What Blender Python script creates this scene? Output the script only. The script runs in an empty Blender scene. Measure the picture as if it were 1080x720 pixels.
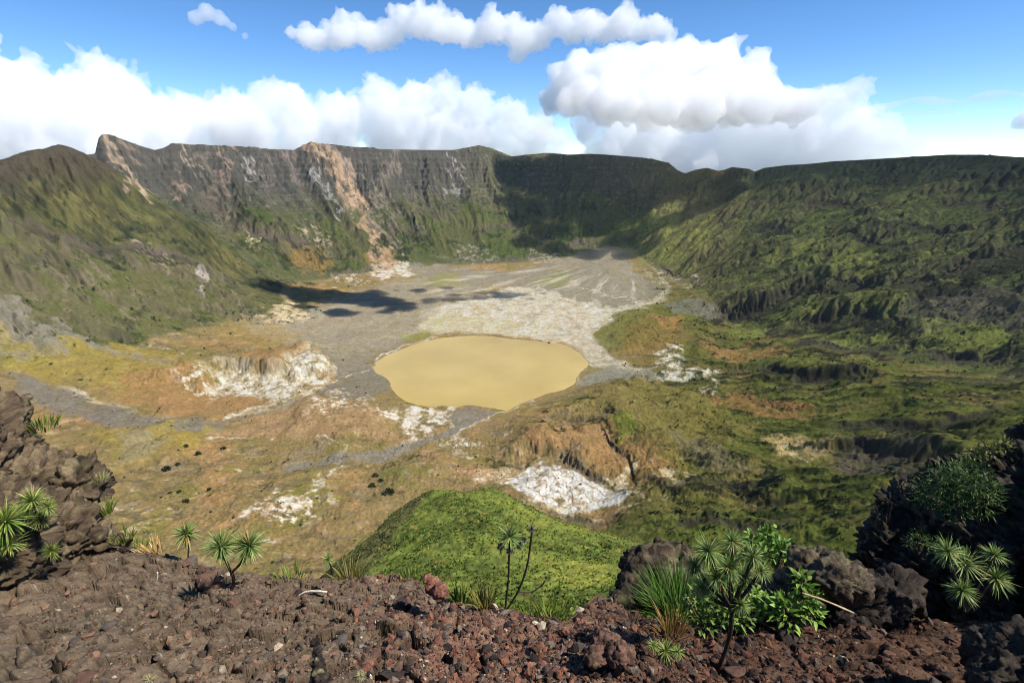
import bpy, bmesh, math, random, time
import numpy as np
from mathutils import Vector, Matrix, Euler

T0 = time.time()
random.seed(7)
rng = np.random.default_rng(7)
R = math.radians
SC = bpy.context.scene
COL = SC.collection

# ------------------------------------------------------------------ camera
PITCH = R(19.85)
CP, SP = math.cos(PITCH), math.sin(PITCH)
FPX = 540.0                      # focal length in photo pixels (18 mm on a 36 mm sensor)
cam_d = bpy.data.cameras.new("camera"); cam_d.lens = 18.0; cam_d.sensor_width = 36.0
cam_d.clip_start = 0.05; cam_d.clip_end = 60000.0
cam = bpy.data.objects.new("camera", cam_d); COL.objects.link(cam)
cam.location = (0, 0, 0); cam.rotation_euler = (math.pi/2 - PITCH, 0, 0)
SC.camera = cam

def ray(u, v):
    """direction (x right, y forward, z up) through a point of the photograph"""
    dx = (np.asarray(u, float) - 540) / FPX; dy = (360 - np.asarray(v, float)) / FPX
    return dx + 0*dy, CP + dy*SP + 0*dx, -SP + dy*CP + 0*dx
def azel(u, v):
    x, y, z = ray(u, v); h = np.hypot(x, y)
    return np.arctan2(x, y), z / h           # azimuth, slope of the sight line
def P_r(u, v, r):
    a, t = azel(u, v); return (float(a), math.log(r), float(t*r))
def P_z(u, v, z):
    a, t = azel(u, v); return (float(a), math.log(z/t), float(z))
def XYZ(u, v, dist):
    """3-D point at a slant distance"""
    x, y, z = ray(u, v); n = math.sqrt(x*x+y*y+z*z); return Vector((x/n*dist, y/n*dist, z/n*dist))

# ------------------------------------------------------------------ noise
_g = np.random.default_rng(3)
_PERM = _g.permutation(4096).astype(np.int64)
_GR2 = np.stack([np.cos(np.linspace(0, 2*np.pi, 4096, endpoint=False)), np.sin(np.linspace(0, 2*np.pi, 4096, endpoint=False))], 1).astype(np.float32)
_GR2 = _GR2[_g.permutation(4096)]
_v3 = _g.normal(size=(4096, 3)); _v3 /= np.linalg.norm(_v3, axis=1)[:, None]; _GR3 = _v3.astype(np.float32)
def n2(x, y):
    x = np.asarray(x, np.float64); y = np.asarray(y, np.float64)
    xi = np.floor(x).astype(np.int64); yi = np.floor(y).astype(np.int64)
    xf = (x - xi).astype(np.float32); yf = (y - yi).astype(np.float32)
    u = xf*xf*xf*(xf*(xf*6-15)+10); w = yf*yf*yf*(yf*(yf*6-15)+10)
    a0 = _PERM[xi & 4095]; a1 = _PERM[(xi+1) & 4095]
    def g(a, yy, fx, fy):
        k = _PERM[(a + yy) & 4095]; gr = _GR2[k]; return gr[..., 0]*fx + gr[..., 1]*fy
    n00 = g(a0, yi, xf, yf); n10 = g(a1, yi, xf-1, yf); n01 = g(a0, yi+1, xf, yf-1); n11 = g(a1, yi+1, xf-1, yf-1)
    return ((n00*(1-u)+n10*u)*(1-w) + (n01*(1-u)+n11*u)*w) * 1.45
def n3(p):
    x, y, z = p[..., 0], p[..., 1], p[..., 2]
    xi = np.floor(x).astype(np.int64); yi = np.floor(y).astype(np.int64); zi = np.floor(z).astype(np.int64)
    xf = x-xi; yf = y-yi; zf = z-zi
    fa = lambda t: t*t*t*(t*(t*6-15)+10)
    u, v, w = fa(xf), fa(yf), fa(zf)
    r = 0
    for i in (0, 1):
        for j in (0, 1):
            for k in (0, 1):
                h = _PERM[(_PERM[(_PERM[(xi+i) & 4095]+yi+j) & 4095]+zi+k) & 4095]
                gr = _GR3[h]
                d = gr[..., 0]*(xf-i)+gr[..., 1]*(yf-j)+gr[..., 2]*(zf-k)
                r = r + d*(u if i else 1-u)*(v if j else 1-v)*(w if k else 1-w)
    return r*1.5
def fbm2(x, y, o=5, lac=2.03, g=.5, seed=0.):
    s = 0; a = 1; t = 0
    for i in range(o):
        s = s + a*n2(x+seed+17.3*i, y-seed*.7+9.1*i); t += a; a *= g; x = x*lac; y = y*lac
    return s/t
def rid2(x, y, o=5, lac=2.07, g=.5, seed=0.):
    s = 0; a = 1; t = 0
    for i in range(o):
        s = s + a*(1-2*np.abs(n2(x+seed+31.7*i, y+seed+5.3*i))); t += a; a *= g; x = x*lac; y = y*lac
    return s/t
def fbm3(p, o=4, lac=2.03, g=.5, seed=0.):
    s = 0; a = 1; t = 0
    p = p + seed
    for i in range(o):
        s = s + a*n3(p+13.7*i); t += a; a *= g; p = p*lac
    return s/t
def rid3(p, o=4, lac=2.03, g=.5, seed=0.):
    s = 0; a = 1; t = 0
    p = p + seed
    for i in range(o):
        s = s + a*(1-2*np.abs(n3(p+13.7*i))); t += a; a *= g; p = p*lac
    return s/t
def facet3(p, seed=0):
    """broken-rock relief: every cell of a random tessellation is a tilted facet; also returns closeness to the cracks"""
    pi = np.floor(p); best = np.full(len(p), 9.); sec = best.copy(); val = np.zeros(len(p))
    for i in (-1, 0, 1):
        for j in (-1, 0, 1):
            for k in (-1, 0, 1):
                c = pi+np.array([i, j, k]); ci = c.astype(np.int64)+seed
                h = _PERM[(_PERM[(_PERM[ci[:, 0] & 4095]+ci[:, 1]) & 4095]+ci[:, 2]) & 4095]
                q = c+.5+.45*_GR3[h]; v = p-q; d = (v*v).sum(1); nn = _GR3[(h*7+11) & 4095]
                w_ = (v*nn).sum(1)+.35*_GR3[(h*5+3) & 4095][:, 0]
                m = d < best; sec = np.where(m, best, np.minimum(sec, d)); val = np.where(m, w_, val); best = np.where(m, d, best)
    return val, np.sqrt(sec)-np.sqrt(best)
def sst(a, b, x):
    t = np.clip((x-a)/(b-a), 0, 1); return t*t*(3-2*t)
def lerp(a, b, t): return a + (b-a)*t
def mixc(c, d, t): return c + (np.asarray(d, np.float32)-c)*t[..., None]

# ------------------------------------------------------------------ mesh and property helpers
def mesh_from(name, V, F, mat=None, parent=None, smooth=True, cols=None, extra=None):
    """V (n,3) array, F: (m,k) int array or list of such arrays; links ONE mesh object"""
    me = bpy.data.meshes.new(name)
    Fs = F if isinstance(F, list) else [F]
    Fs = [np.asarray(f, np.int32) for f in Fs if len(f)]
    V = np.asarray(V, np.float32)
    me.vertices.add(len(V)); me.vertices.foreach_set("co", V.ravel())
    nl = sum(f.size for f in Fs); nf = sum(len(f) for f in Fs)
    me.loops.add(nl); me.loops.foreach_set("vertex_index", np.concatenate([f.ravel() for f in Fs]))
    me.polygons.add(nf)
    tot = np.concatenate([np.full(len(f), f.shape[1], np.int32) for f in Fs])
    st = np.zeros(nf, np.int32); st[1:] = np.cumsum(tot)[:-1]
    me.polygons.foreach_set("loop_start", st); me.polygons.foreach_set("loop_total", tot)
    me.polygons.foreach_set("use_smooth", np.full(nf, bool(smooth)))
    me.update(calc_edges=True)
    if cols is not None:
        at = me.color_attributes.new("Col", 'FLOAT_COLOR', 'POINT')
        c4 = np.ones((len(V), 4), np.float32); c4[:, :3] = cols
        at.data.foreach_set("color", c4.ravel())
    if mat: me.materials.append(mat)
    o = bpy.data.objects.new(name, me); COL.objects.link(o)
    if parent is not None: o.parent = parent
    return o
def tag(o, label=None, cat=None, group=None, kind=None):
    if label: o["label"] = label
    if cat: o["category"] = cat
    if group: o["group"] = group
    if kind: o["kind"] = kind
    return o
def empty(name, loc, label, cat, group=None):
    o = bpy.data.objects.new(name, None); COL.objects.link(o); o.location = loc; o.empty_display_size = .1
    return tag(o, label, cat, group)
def grid_faces(nr, nc):
    i = np.arange(nr*nc, dtype=np.int32).reshape(nr, nc)
    return np.stack([i[:-1, :-1].ravel(), i[:-1, 1:].ravel(), i[1:, 1:].ravel(), i[1:, :-1].ravel()], 1)

# ------------------------------------------------------------------ materials
def mat_base(name, rough=.9, spec=.2):
    m = bpy.data.materials.new(name); m.use_nodes = True
    nt = m.node_tree; b = nt.nodes["Principled BSDF"]
    b.inputs["Roughness"].default_value = rough; b.inputs["Specular IOR Level"].default_value = spec
    return m, nt, b
def col_mat(name, rough=.95, spec=.1, fine=((.12, .35), (.02, .3)), bump=None, coord='Object'):
    """the mesh's own colour (attribute Col) broken up by procedural noise at several scales (1/metres, strength)"""
    m, nt, b = mat_base(name, rough, spec)
    at = nt.nodes.new("ShaderNodeVertexColor"); at.layer_name = "Col"
    tc = nt.nodes.new("ShaderNodeTexCoord")
    cur = at.outputs["Color"]
    for sc_, st_ in fine:
        nz = nt.nodes.new("ShaderNodeTexNoise"); nz.inputs["Scale"].default_value = sc_; nz.inputs["Detail"].default_value = 5; nz.inputs["Roughness"].default_value = .65
        nt.links.new(tc.outputs[coord], nz.inputs["Vector"])
        mr = nt.nodes.new("ShaderNodeMapRange"); mr.inputs[1].default_value = .25; mr.inputs[2].default_value = .75
        mr.inputs[3].default_value = 1-st_; mr.inputs[4].default_value = 1+st_
        nt.links.new(nz.outputs["Fac"], mr.inputs[0])
        mx = nt.nodes.new("ShaderNodeVectorMath"); mx.operation = 'SCALE'
        nt.links.new(cur, mx.inputs[0]); nt.links.new(mr.outputs[0], mx.inputs["Scale"]); cur = mx.outputs[0]
    nt.links.new(cur, b.inputs["Base Color"])
    if bump:
        nz = nt.nodes.new("ShaderNodeTexNoise"); nz.inputs["Scale"].default_value = bump[0]; nz.inputs["Detail"].default_value = 6; nz.inputs["Roughness"].default_value = .7
        nt.links.new(tc.outputs[coord], nz.inputs["Vector"])
        bp = nt.nodes.new("ShaderNodeBump"); bp.inputs["Strength"].default_value = bump[1]; bp.inputs["Distance"].default_value = bump[2]
        nt.links.new(nz.outputs["Fac"], bp.inputs["Height"]); nt.links.new(bp.outputs[0], b.inputs["Normal"])
    return m
ERODE = 16
# ================================================================== the caldera
DEV = 1.0
AZ = np.arange(R(-64), R(64), R(.075)*DEV)
def rows(*seg):
    out = []
    for a, b, d in seg: out.append(np.arange(math.log(a), math.log(b), d*DEV))
    return np.concatenate(out)
LR = rows((14, 100, .02), (100, 250, .0055), (250, 900, .0036), (900, 2000, .0028), (2000, 4700, .0018), (4700, 5150, .012))
NA, NR = len(AZ), len(LR)

def px_curve(pts, third='r'):
    """pixel polyline with radius or height -> interpolators over azimuth (ln r, z)"""
    q = [(P_r if third == 'r' else P_z)(*p) for p in pts]
    q.sort(); a = np.array([k[0] for k in q]); l = np.array([k[1] for k in q]); z = np.array([k[2] for k in q])
    return (lambda x: np.interp(x, a, l)), (lambda x: np.interp(x, a, z))

# the crater rim: a ring about 2.3 km in radius that passes under the camera
ridge_px = [(-330,190),(-160,176),(-60,172),(0,170),(60,168),(100,162),(104,145),(108,141),(116,142),(130,147),(146,153),(163,158),(172,156),(180,152),(200,153),(250,154),(285,157),(310,158),(320,153),(328,149),(336,151),(350,152),
            (375,155),(400,157),(450,158),(478,158),(490,156),(505,153),(518,156),(530,161),(540,165),(555,163),(575,161),(600,163),(622,162),(640,163),(665,165),(690,168),(706,172),(714,179),(722,183),(733,179),(745,177),(758,180),
            (764,179),(772,176),(790,178),(796,181),(806,177),(830,174),(850,173),(880,170),(900,169),(950,166),(1000,163),(1035,163),(1080,166),(1180,168),(1300,175)]
rp = []
for u, v in ridge_px:
    a, t = azel(u, v)
    rr = 4600*math.cos(a)*(.97 + .035*math.sin(a*9.0+1) )
    if u < 100: rr *= 1.05
    rp.append((float(a), rr, float(t*rr)))
_ra = np.array([k[0] for k in rp]); _rr = np.array([k[1] for k in rp]); _rz = np.array([k[2] for k in rp])
foot_px = [(-200,440,-540),(-60,400,-580),(100,330,-650),(200,320,-662),(300,306,-672),(345,298,-675),(390,291,-672),(430,286,-668),(470,283,-665),(530,279,-655),(575,276,-645),(605,271,-630),(640,264,-605),(662,268,-612),(690,288,-640),(720,305,-650),
           (745,322,-655),(765,335,-655),(800,345,-640),(850,358,-615),(900,372,-585),(960,385,-545),(1010,392,-520),(1080,400,-480),(1200,410,-440),(1340,420,-420)]
foot_l, foot_z = px_curve(foot_px, 'z')

fl = []   # floor control points
for a in np.linspace(R(-66), R(66), 67): fl.append((a, float(foot_l(a)), float(foot_z(a))))
lake_px = [(392,388),(399,381),(410,374),(425,368),(440,362),(460,357),(480,355),(500,354),(520,355),(545,358),(570,360),(590,362),(603,367),(612,373),(620,380),(622,384),(615,391),(608,398),(606,405),(598,410),(590,412),(575,416),(565,420),(552,424),(543,428),(535,433),(520,430),(500,428),(488,428),(480,430),(466,428),(455,429),(440,427),(430,424),(420,418),(413,411),(412,404),(406,398),(398,394)]
LAKE_Z = -700.
for u, v in lake_px: fl.append(P_z(u, v, LAKE_Z))
for u, v in [(450,380),(510,375),(560,385),(510,405),(450,400),(580,385)]: fl.append(P_z(u, v, LAKE_Z-2))
for q in [(560,335,-693),(560,310,-680),(620,305,-664),(650,290,-640),(500,320,-684),(440,305,-678),(400,335,-688),(330,335,-684),(250,350,-676),
          (300,400,-678),(230,395,-672),(150,400,-655),(60,400,-632),(-60,430,-600),(340,415,-697),(250,440,-690),(120,435,-660),(20,440,-640),(360,440,-688),(420,450,-697),(470,460,-699),
          (150,480,-664),(230,480,-672),(330,490,-692),(420,490,-690),(200,540,-650),(300,540,-668),(380,560,-660),(60,520,-620),
          (560,450,-680),(600,480,-662),(540,490,-680),(640,440,-668),(680,410,-684),(640,385,-696),(700,430,-655),(740,400,-664),(690,365,-688),(720,345,-680),
          (600,530,-655),(650,510,-650),(720,480,-640),(780,440,-618),(820,410,-600),(880,430,-560),(850,480,-575),(760,520,-590),(690,540,-590),(850,530,-540),(930,470,-520),(1000,430,-500),(1080,450,-450),
          (1000,480,-470),(1180,470,-410),(900,540,-500),(700,600,-560),(800,600,-520),(560,580,-640),(420,600,-620),(300,600,-620)]:
    fl.append(P_z(*q))
# the near inner wall falls steeply from the rim the camera stands on
for d in (-64, -45, -25, 0, 25, 45, 64):
    for r_, z_ in ((14, -24), (40, -72), (100, -170), (200, -315), (330, -470), (450, -555)):
        fl.append((R(d), math.log(r_), z_*(1 if abs(d) < 30 else .9)))
fl = np.array(fl)
SA = 2.0                                        # azimuth stretch of the interpolation metric
def tps_fit(P, smooth=1e-4):
    X = np.stack([P[:, 0]*SA, P[:, 1]], 1); n = len(X)
    D = np.sqrt(((X[:, None]-X[None])**2).sum(-1)); K = D**1.6
    A = np.zeros((n+3, n+3)); A[:n, :n] = K - smooth*np.eye(n); A[:n, n] = 1; A[:n, n+1:] = X; A[n, :n] = 1; A[n+1:, :n] = X.T
    w = np.linalg.solve(A, np.concatenate([P[:, 2], [0, 0, 0]]))
    return X, w
def tps_eval(fit, a, l):
    X, w = fit; n = len(X); out = w[n] + w[n+1]*a*SA + w[n+2]*l
    for i in range(n):
        out = out + w[i]*((a*SA-X[i, 0])**2 + (l-X[i, 1])**2)**.8
    return out
def tps_grid(fit):
    ca = np.linspace(AZ[0], AZ[-1], 200); cl = np.arange(LR[0], LR[-1]+.02, .012)
    Z = tps_eval(fit, ca[:, None], cl[None, :])
    fa = (AZ-ca[0])/(ca[1]-ca[0]); ia = np.clip(fa.astype(int), 0, len(ca)-2); ta = np.clip(fa-ia, 0, 1)
    f_l = (LR-cl[0])/(cl[1]-cl[0]); il = np.clip(f_l.astype(int), 0, len(cl)-2); tl = np.clip(f_l-il, 0, 1)
    Zr = Z[ia]*(1-ta)[:, None] + Z[ia+1]*ta[:, None]
    return Zr[:, il]*(1-tl) + Zr[:, il+1]*tl
Zb = tps_grid(tps_fit(fl))
A2 = AZ[:, None] + 0*LR[None]; L2 = LR[None] + 0*AZ[:, None]
RR = np.exp(L2); X2 = RR*np.sin(A2); Y2 = RR*np.cos(A2)
THC = np.arctan2(X2, Y2-2300.); RC = np.hypot(X2, Y2-2300.)       # polar about the caldera's own centre

rf = np.exp(foot_l(AZ))[:, None]; zf = foot_z(AZ)[:, None]
rr = np.interp(AZ, _ra, _rr); kk = np.ones(9)/9; rr = np.convolve(np.pad(rr, 4, 'edge'), kk, 'valid')[:, None]
zr = np.interp(AZ, _ra, _rz)[:, None]
rightness = sst(R(12), R(26), A2)
tw = (RR-rf)/(rr-rf)
warp = fbm2(THC*9, RC/700, 4, seed=3)*.10*sst(0, .2, tw)*sst(1.0, .8, tw)
t_ = np.clip(tw+warp, 0, 1)
prof_b = .50*t_ + .12*t_**.7 + .38*t_**4
prof_r = .86*t_ + .14*t_**3
zw = zf + (zr-zf)*lerp(prof_b, prof_r, rightness)
beyond = np.clip(RR-rr, 0, None)
zw = np.where(tw > 1, zr - beyond*.33 - 3*np.minimum(beyond, 20)/20, zw)
Zs = np.where(tw > 0, zw, Zb)                    # smooth base
# the spur on the left that stands in front of the main wall
sp = []
_foot = [(-170,404,-535),(-60,396,-555),(0,377,-565),(60,378,-600),(100,376,-622),(150,365,-640),(200,352,-655),(250,345,-665),(300,340,-672),(335,333,-680)]
for u, v, z in _foot:
    a, l, z = P_z(u, v, z); sp += [(a, l, z), (a, l-.10, z-110), (a, l-.25, z-300)]
sp += [P_r(*q) for q in [(-170,236,2300),(-80,228,2450),(0,222,2600),(30,228,2600),(60,243,2600),(100,260,2620),(140,262,2680),(190,266,2720),(230,284,2720),(260,300,2740),(300,318,2760),
    (-170,190,2500),(-80,178,2680),(30,200,2760),(100,205,2850),(150,232,2860)]]
for q in [(-170,176,2650),(-80,170,2780),(0,168,2930),(30,160,3000),(60,153,3060),(80,158,3080),(105,168,3090),(150,194,3070),(220,241,2990),(280,289,2890),(325,322,2820)]:
    a, l, z = P_r(*q); sp += [(a, l, z), (a, l+.05, z-70), (a, l+.2, z-480)]
a_, l_, z_ = P_z(360, 325, -690); sp += [(a_, l_, z_-40), (a_+.1, l_, z_-200), (a_+.3, l_, z_-500), (a_+.3, l_-.3, z_-600), (a_+.3, l_+.2, z_-600)]
Zsp = tps_grid(tps_fit(np.array(sp), 1e-5))
Zsp = np.where((L2 > math.log(1500)) & (L2 < math.log(4000)) & (A2 < R(-8)), Zsp, -1e4)
# the green grassy hill below the lip: the end of a buttress of the near wall
gh = [P_r(*q) for q in [(392,600,225),(408,577,262),(420,560,290),(450,520,350),(466,508,378),(495,511,384),(520,507,392),(548,522,386),(590,541,372),(640,556,360),(690,571,350),(740,580,335),(800,588,320),
    (480,560,268),(440,575,250),(550,575,272),(620,600,240),(500,620,185),(430,625,178),(600,640,165),(700,622,200),(480,660,120),(600,680,110),(760,640,170),(380,660,120)]]
gh_edge = [P_r(*q)[:2] for q in [(375,640,140),(384,615,190),(392,600,225),(420,560,290),(450,520,350),(466,507,380),(495,511,384),(520,506,394),(548,522,388),(590,541,374),(640,556,362),(690,571,352),(740,580,338),(800,588,322),(900,600,300),(900,720,90),(350,720,80)]]
Zgh = tps_grid(tps_fit(np.array(gh), 1e-4))

def first_hit(u, v, Z=None):
    """where the sight line through a photo pixel meets the smooth terrain: (azimuth, ln r)"""
    Z = Zs if Z is None else Z
    a, t = azel(u, v); i = int(np.clip(round((float(a)-AZ[0])/(AZ[1]-AZ[0])), 0, NA-1))
    ok = np.nonzero(Z[i] >= float(t)*RR[i])[0]
    if not len(ok): return float(a), LR[-1]
    j = ok[0]
    if j == 0: return float(a), LR[0]
    d0 = Z[i, j-1]-float(t)*RR[i, j-1]; d1 = Z[i, j]-float(t)*RR[i, j]
    return float(a), LR[j-1] + (LR[j]-LR[j-1])*(-d0)/(d1-d0)

def densify(pts, closed, step=12):
    out = []; n = len(pts)
    for i in range(n if closed else n-1):
        p, q = pts[i], pts[(i+1) % n]; k = max(1, int(math.hypot(q[0]-p[0], q[1]-p[1])/step))
        for j in range(k): out.append((p[0]+(q[0]-p[0])*j/k, p[1]+(q[1]-p[1])*j/k))
    if not closed: out.append(pts[-1])
    return out
# shared warp fields so that every patch has a natural, ragged outline
WA = fbm2(X2/90, Y2/90, 5, seed=11, g=.6); WL = fbm2(X2/90, Y2/90, 5, seed=57, g=.6)
WSC = np.clip(RR, 300, 5000)                     # metres -> radians
def _sub(a0, a1, l0, l1):
    i0 = max(0, np.searchsorted(AZ, a0)); i1 = min(NA, np.searchsorted(AZ, a1)+1)
    j0 = max(0, np.searchsorted(LR, l0)); j1 = min(NR, np.searchsorted(LR, l1)+1)
    return slice(i0, i1), slice(j0, j1)
def _segdist(a, l, P, closed):
    n = len(P); d = np.full(a.shape, 1e9); ins = np.zeros(a.shape, bool)
    for i in range(n if closed else n-1):
        x0, y0 = P[i]; x1, y1 = P[(i+1) % n]
        dx, dy = x1-x0, y1-y0; q = dx*dx+dy*dy+1e-18
        t = np.clip(((a-x0)*dx+(l-y0)*dy)/q, 0, 1)
        d = np.minimum(d, (a-x0-t*dx)**2+(l-y0-t*dy)**2)
        if closed:
            c = (y0 > l) != (y1 > l)
            ins ^= c & (a < (x1-x0)*(l-y0)/(y1-y0+1e-18)+x0)
    return np.sqrt(d), ins
def region(pts, feather=.006, rag=1.0, ZZ=None):
    """mask of a ground patch outlined in the photograph and carried onto the terrain"""
    P = [first_hit(u, v, ZZ) for u, v in densify(pts, True)]
    aa = [p[0] for p in P]; ll = [p[1] for p in P]; m = feather+.03*rag
    s = _sub(min(aa)-m, max(aa)+m, min(ll)-m, max(ll)+m)
    a = A2[s] + WA[s]*rag*.024; l = L2[s] + WL[s]*rag*.060
    d, ins = _segdist(a, l, P, True)
    return s, sst(-feather, feather, np.where(ins, d, -d))
def line(pts, width, feather=None, rag=.5, ZZ=None):
    """mask of a band; width in photo pixels (radians on the ground)"""
    P = [first_hit(u, v, ZZ) for u, v in densify(pts, False)]
    w = width/540/2; feather = w*.8 if feather is None else feather
    aa = [p[0] for p in P]; ll = [p[1] for p in P]; m = w+feather+.03*rag
    s = _sub(min(aa)-m, max(aa)+m, min(ll)-m, max(ll)+m)
    a = A2[s] + WA[s]*rag*.022; l = L2[s] + WL[s]*rag*.030
    d, _ = _segdist(a, l, P, False)
    return s, sst(w+feather, max(0, w-feather), d)
def scarp(pts, h, Lf=.05, w=.004, rag=1.0, ZZ=None):
    h *= .55; Lf = Lf*1.7+.02; rag *= .55
    """drop h metres on the camera's side of a line, healing over a distance Lf (ln r): a real cliff"""
    P = sorted(first_hit(u, v, ZZ) for u, v in densify(pts, False))
    aa = np.array([p[0] for p in P]); ll = np.array([p[1] for p in P])
    s = _sub(aa[0]-.01, aa[-1]+.01, ll.min()-Lf*4, ll.max()+.06)
    a = A2[s] + WA[s]*rag*.03; l = L2[s] + WL[s]*rag*.05
    d = np.interp(a, aa, ll) - l
    ew = (aa[-1]-aa[0])*.35
    e = sst(aa[0]-.01, aa[0]+ew, a)*sst(aa[-1]+.01, aa[-1]-ew, a)*np.clip(.8+.7*n2(a*22+aa[0]*99, l*0+1.7), .25, 1.2)
    m = sst(-w, w, d)*np.exp(-np.clip(d-w, 0, None)/Lf)*e
    return s, -h*m, sst(-w*1.5, -w*.2, d)*sst(w*4.0, w*1.0, d)*e

_gd, _gi = _segdist(A2, L2, gh_edge, True)
GHD = np.where(_gi, -_gd, _gd)*RR                # metres outside the hill's edge
GHD = GHD + fbm2(X2/40, Y2/40, 4, seed=7)*9
Zgh = Zgh - 26*np.log1p(np.exp(np.clip((GHD-6)/26, -20, 20)))*.85
Zgh = np.where((L2 > math.log(60)) & (L2 < math.log(700)), Zgh, -1e4)
def smax(a, b, k): h_ = np.clip(.5+.5*(a-b)/k, 0, 1); return lerp(b, a, h_) + k*h_*(1-h_)
SPUR = sst(-6, 6, Zsp-Zs+fbm2(X2/120, Y2/120, 4, seed=9)*10); GHILL = sst(-4, 4, Zgh-Zs)
Zs = np.maximum(Zs, np.maximum(Zsp, Zgh))
# ------------------------------------------------------------------ relief
H = Zs.copy()
isw = sst(-.03, .10, tw)*(1-sst(.985, 1.0, tw))*(1-SPUR)
back = isw*(1-rightness)
# buttresses and gullies that run down the wall
thw = THC + fbm2(X2/420, Y2/420, 4, seed=5)*.07
rib = rid2(thw*5.5, RC/1100, 3, g=.6, seed=2)*1.15 + rid2(thw*17, RC/800, 4, g=.6, seed=12)*.40
cen = sst(R(-12), R(-4), A2)
H += back*(rib-.2)*(70-25*cen)*sst(0, .35+.3*cen, tw)*(1-.75*sst(.75, 1., tw))
H += back*rid2(THC*40+fbm2(X2/170, Y2/170, 4, seed=8)*1.9, RC/260, 4, g=.6, seed=21)*7*sst(.1, .5, tw)*sst(-.5, .3, fbm2(X2/350, Y2/350, 3, seed=28))
H += back*rid2(X2/55+WA, Y2/55+WL, 4, g=.6, seed=22)*4
# lava beds in the upper cliffs
bed = (H+fbm2(X2/500, Y2/500, 3, seed=4)*22)/38.; bf = bed-np.floor(bed)
H += back*sst(.40, .75, tw)*(sst(.25, .75, bf)-bf)*30
# the right-hand slope: shallow spurs, ledges and hollows
rw = isw*rightness
H += rw*fbm2(X2/420, Y2/300, 5, seed=31, g=.55)*46*sst(0, .25, tw)*(1-.8*sst(.85, 1, tw))
H += rw*(rid2(X2/260+WA*.9, Y2/170+WL*.9, 5, seed=33, g=.52)-.2)*15
bed2 = (H+fbm2(X2/260, Y2/260, 4, seed=44)*70)/60.; bf2 = bed2-np.floor(bed2)
H += rw*(sst(.45, .95, bf2)-bf2)*22*sst(-.3, .3, fbm2(X2/400, Y2/400, 3, seed=45))*(1-.8*sst(.9, 1, tw))
# the left spur: gullied front, smoother meadow above
spf = SPUR*sst(R(-20), R(-26), A2)
zbreak = np.interp(AZ, [P_r(*q)[0] for q in [(-170,236,2300),(-80,228,2450),(0,222,2600),(60,243,2600),(100,260,2620),(190,266,2720),(260,300,2740),(300,318,2760)]], [P_r(*q)[2] for q in [(-170,236,2300),(-80,228,2450),(0,222,2600),(60,243,2600),(100,260,2620),(190,266,2720),(260,300,2740),(300,318,2760)]])[:, None]
below = sst(10, -25, H-zbreak)
H += SPUR*below*sst(0, 60, H-(foot_z(AZ)[:, None]-20))*((rid2(THC*13+fbm2(X2/200, Y2/200, 4, seed=15)*.9, RC/600, 4, g=.6, seed=16)-.2)*72 - np.abs(((H+fbm2(X2/250, Y2/250, 3, seed=36)*40)/90)%1-.5)*22 + rid2(X2/60+WA, Y2/60+WL, 4, g=.6, seed=18)*7)
H += SPUR*(1-below)*(fbm2(X2/160, Y2/160, 5, seed=19)*14 + rid2(X2/90, Y2/60, 4, seed=20)*3)
H += GHILL*((rid2(X2/95+WA*.5, Y2/95+WL*.5, 3, seed=24, g=.5)-.3)*7 + rid2(X2/38+WA, Y2/38+WL, 4, seed=25, g=.55)*2.4 + fbm2(X2/8, Y2/8, 3, seed=26, g=.6)*1.1 + np.abs(n2(X2/2.6, Y2/2.6))*.8)
# general roughness, and worn low hills on the floor
flo = (1-sst(-.05, .05, tw))*sst(250, 500, RR)*(1-SPUR)*(1-GHILL)
n_hill = fbm2(X2/170, Y2/170, 5, seed=61, g=.5); n_rough = rid2(X2/45, Y2/45, 4, seed=71, g=.55)
lkP = [first_hit(u, v) for u, v in densify(lake_px, True, 6)]
ldist, lin = _segdist(A2, L2, lkP, True) if False else (None, None)
_s = _sub(min(p[0] for p in lkP)-.25, max(p[0] for p in lkP)+.25, min(p[1] for p in lkP)-.3, max(p[1] for p in lkP)+.3)
LKD = np.full(A2.shape, .3); _d, _i = _segdist(A2[_s]+WA[_s]*.006, L2[_s]+WL[_s]*.008, lkP, True)
LKD[_s] = np.where(_i, -_d, np.minimum(_d, .3))
calm = sst(.0, .16, LKD)
plain = np.zeros(A2.shape)                       # flat ash plains and stream beds
for pts, f in [([(430,281),(480,283),(540,284),(600,270),(640,263),(675,270),(700,303),(690,315),(650,330),(620,350),(640,372),(600,362),(545,355),(455,352),(400,365),(340,372),(250,345),(330,325),(400,300)], .05)]:
    s, m = region(pts, f); plain[s] = np.maximum(plain[s], m)
H += flo*calm*(1-.85*plain)*(n_hill*24 + n_rough*3.2 + rid2(X2/300+WA*.3, Y2/300+WL*.3, 4, seed=66, g=.5)*11)
H += (1-sst(.97, 1.0, tw))*sst(300, 600, RR)*calm*(1-.8*plain)*fbm2(X2/14, Y2/14, 3, seed=81, g=.6)*1.6
H += plain*fbm2(X2/60, Y2/25, 4, seed=83)*2.0
CL = np.zeros(A2.shape)                          # bare cliff faces
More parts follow.
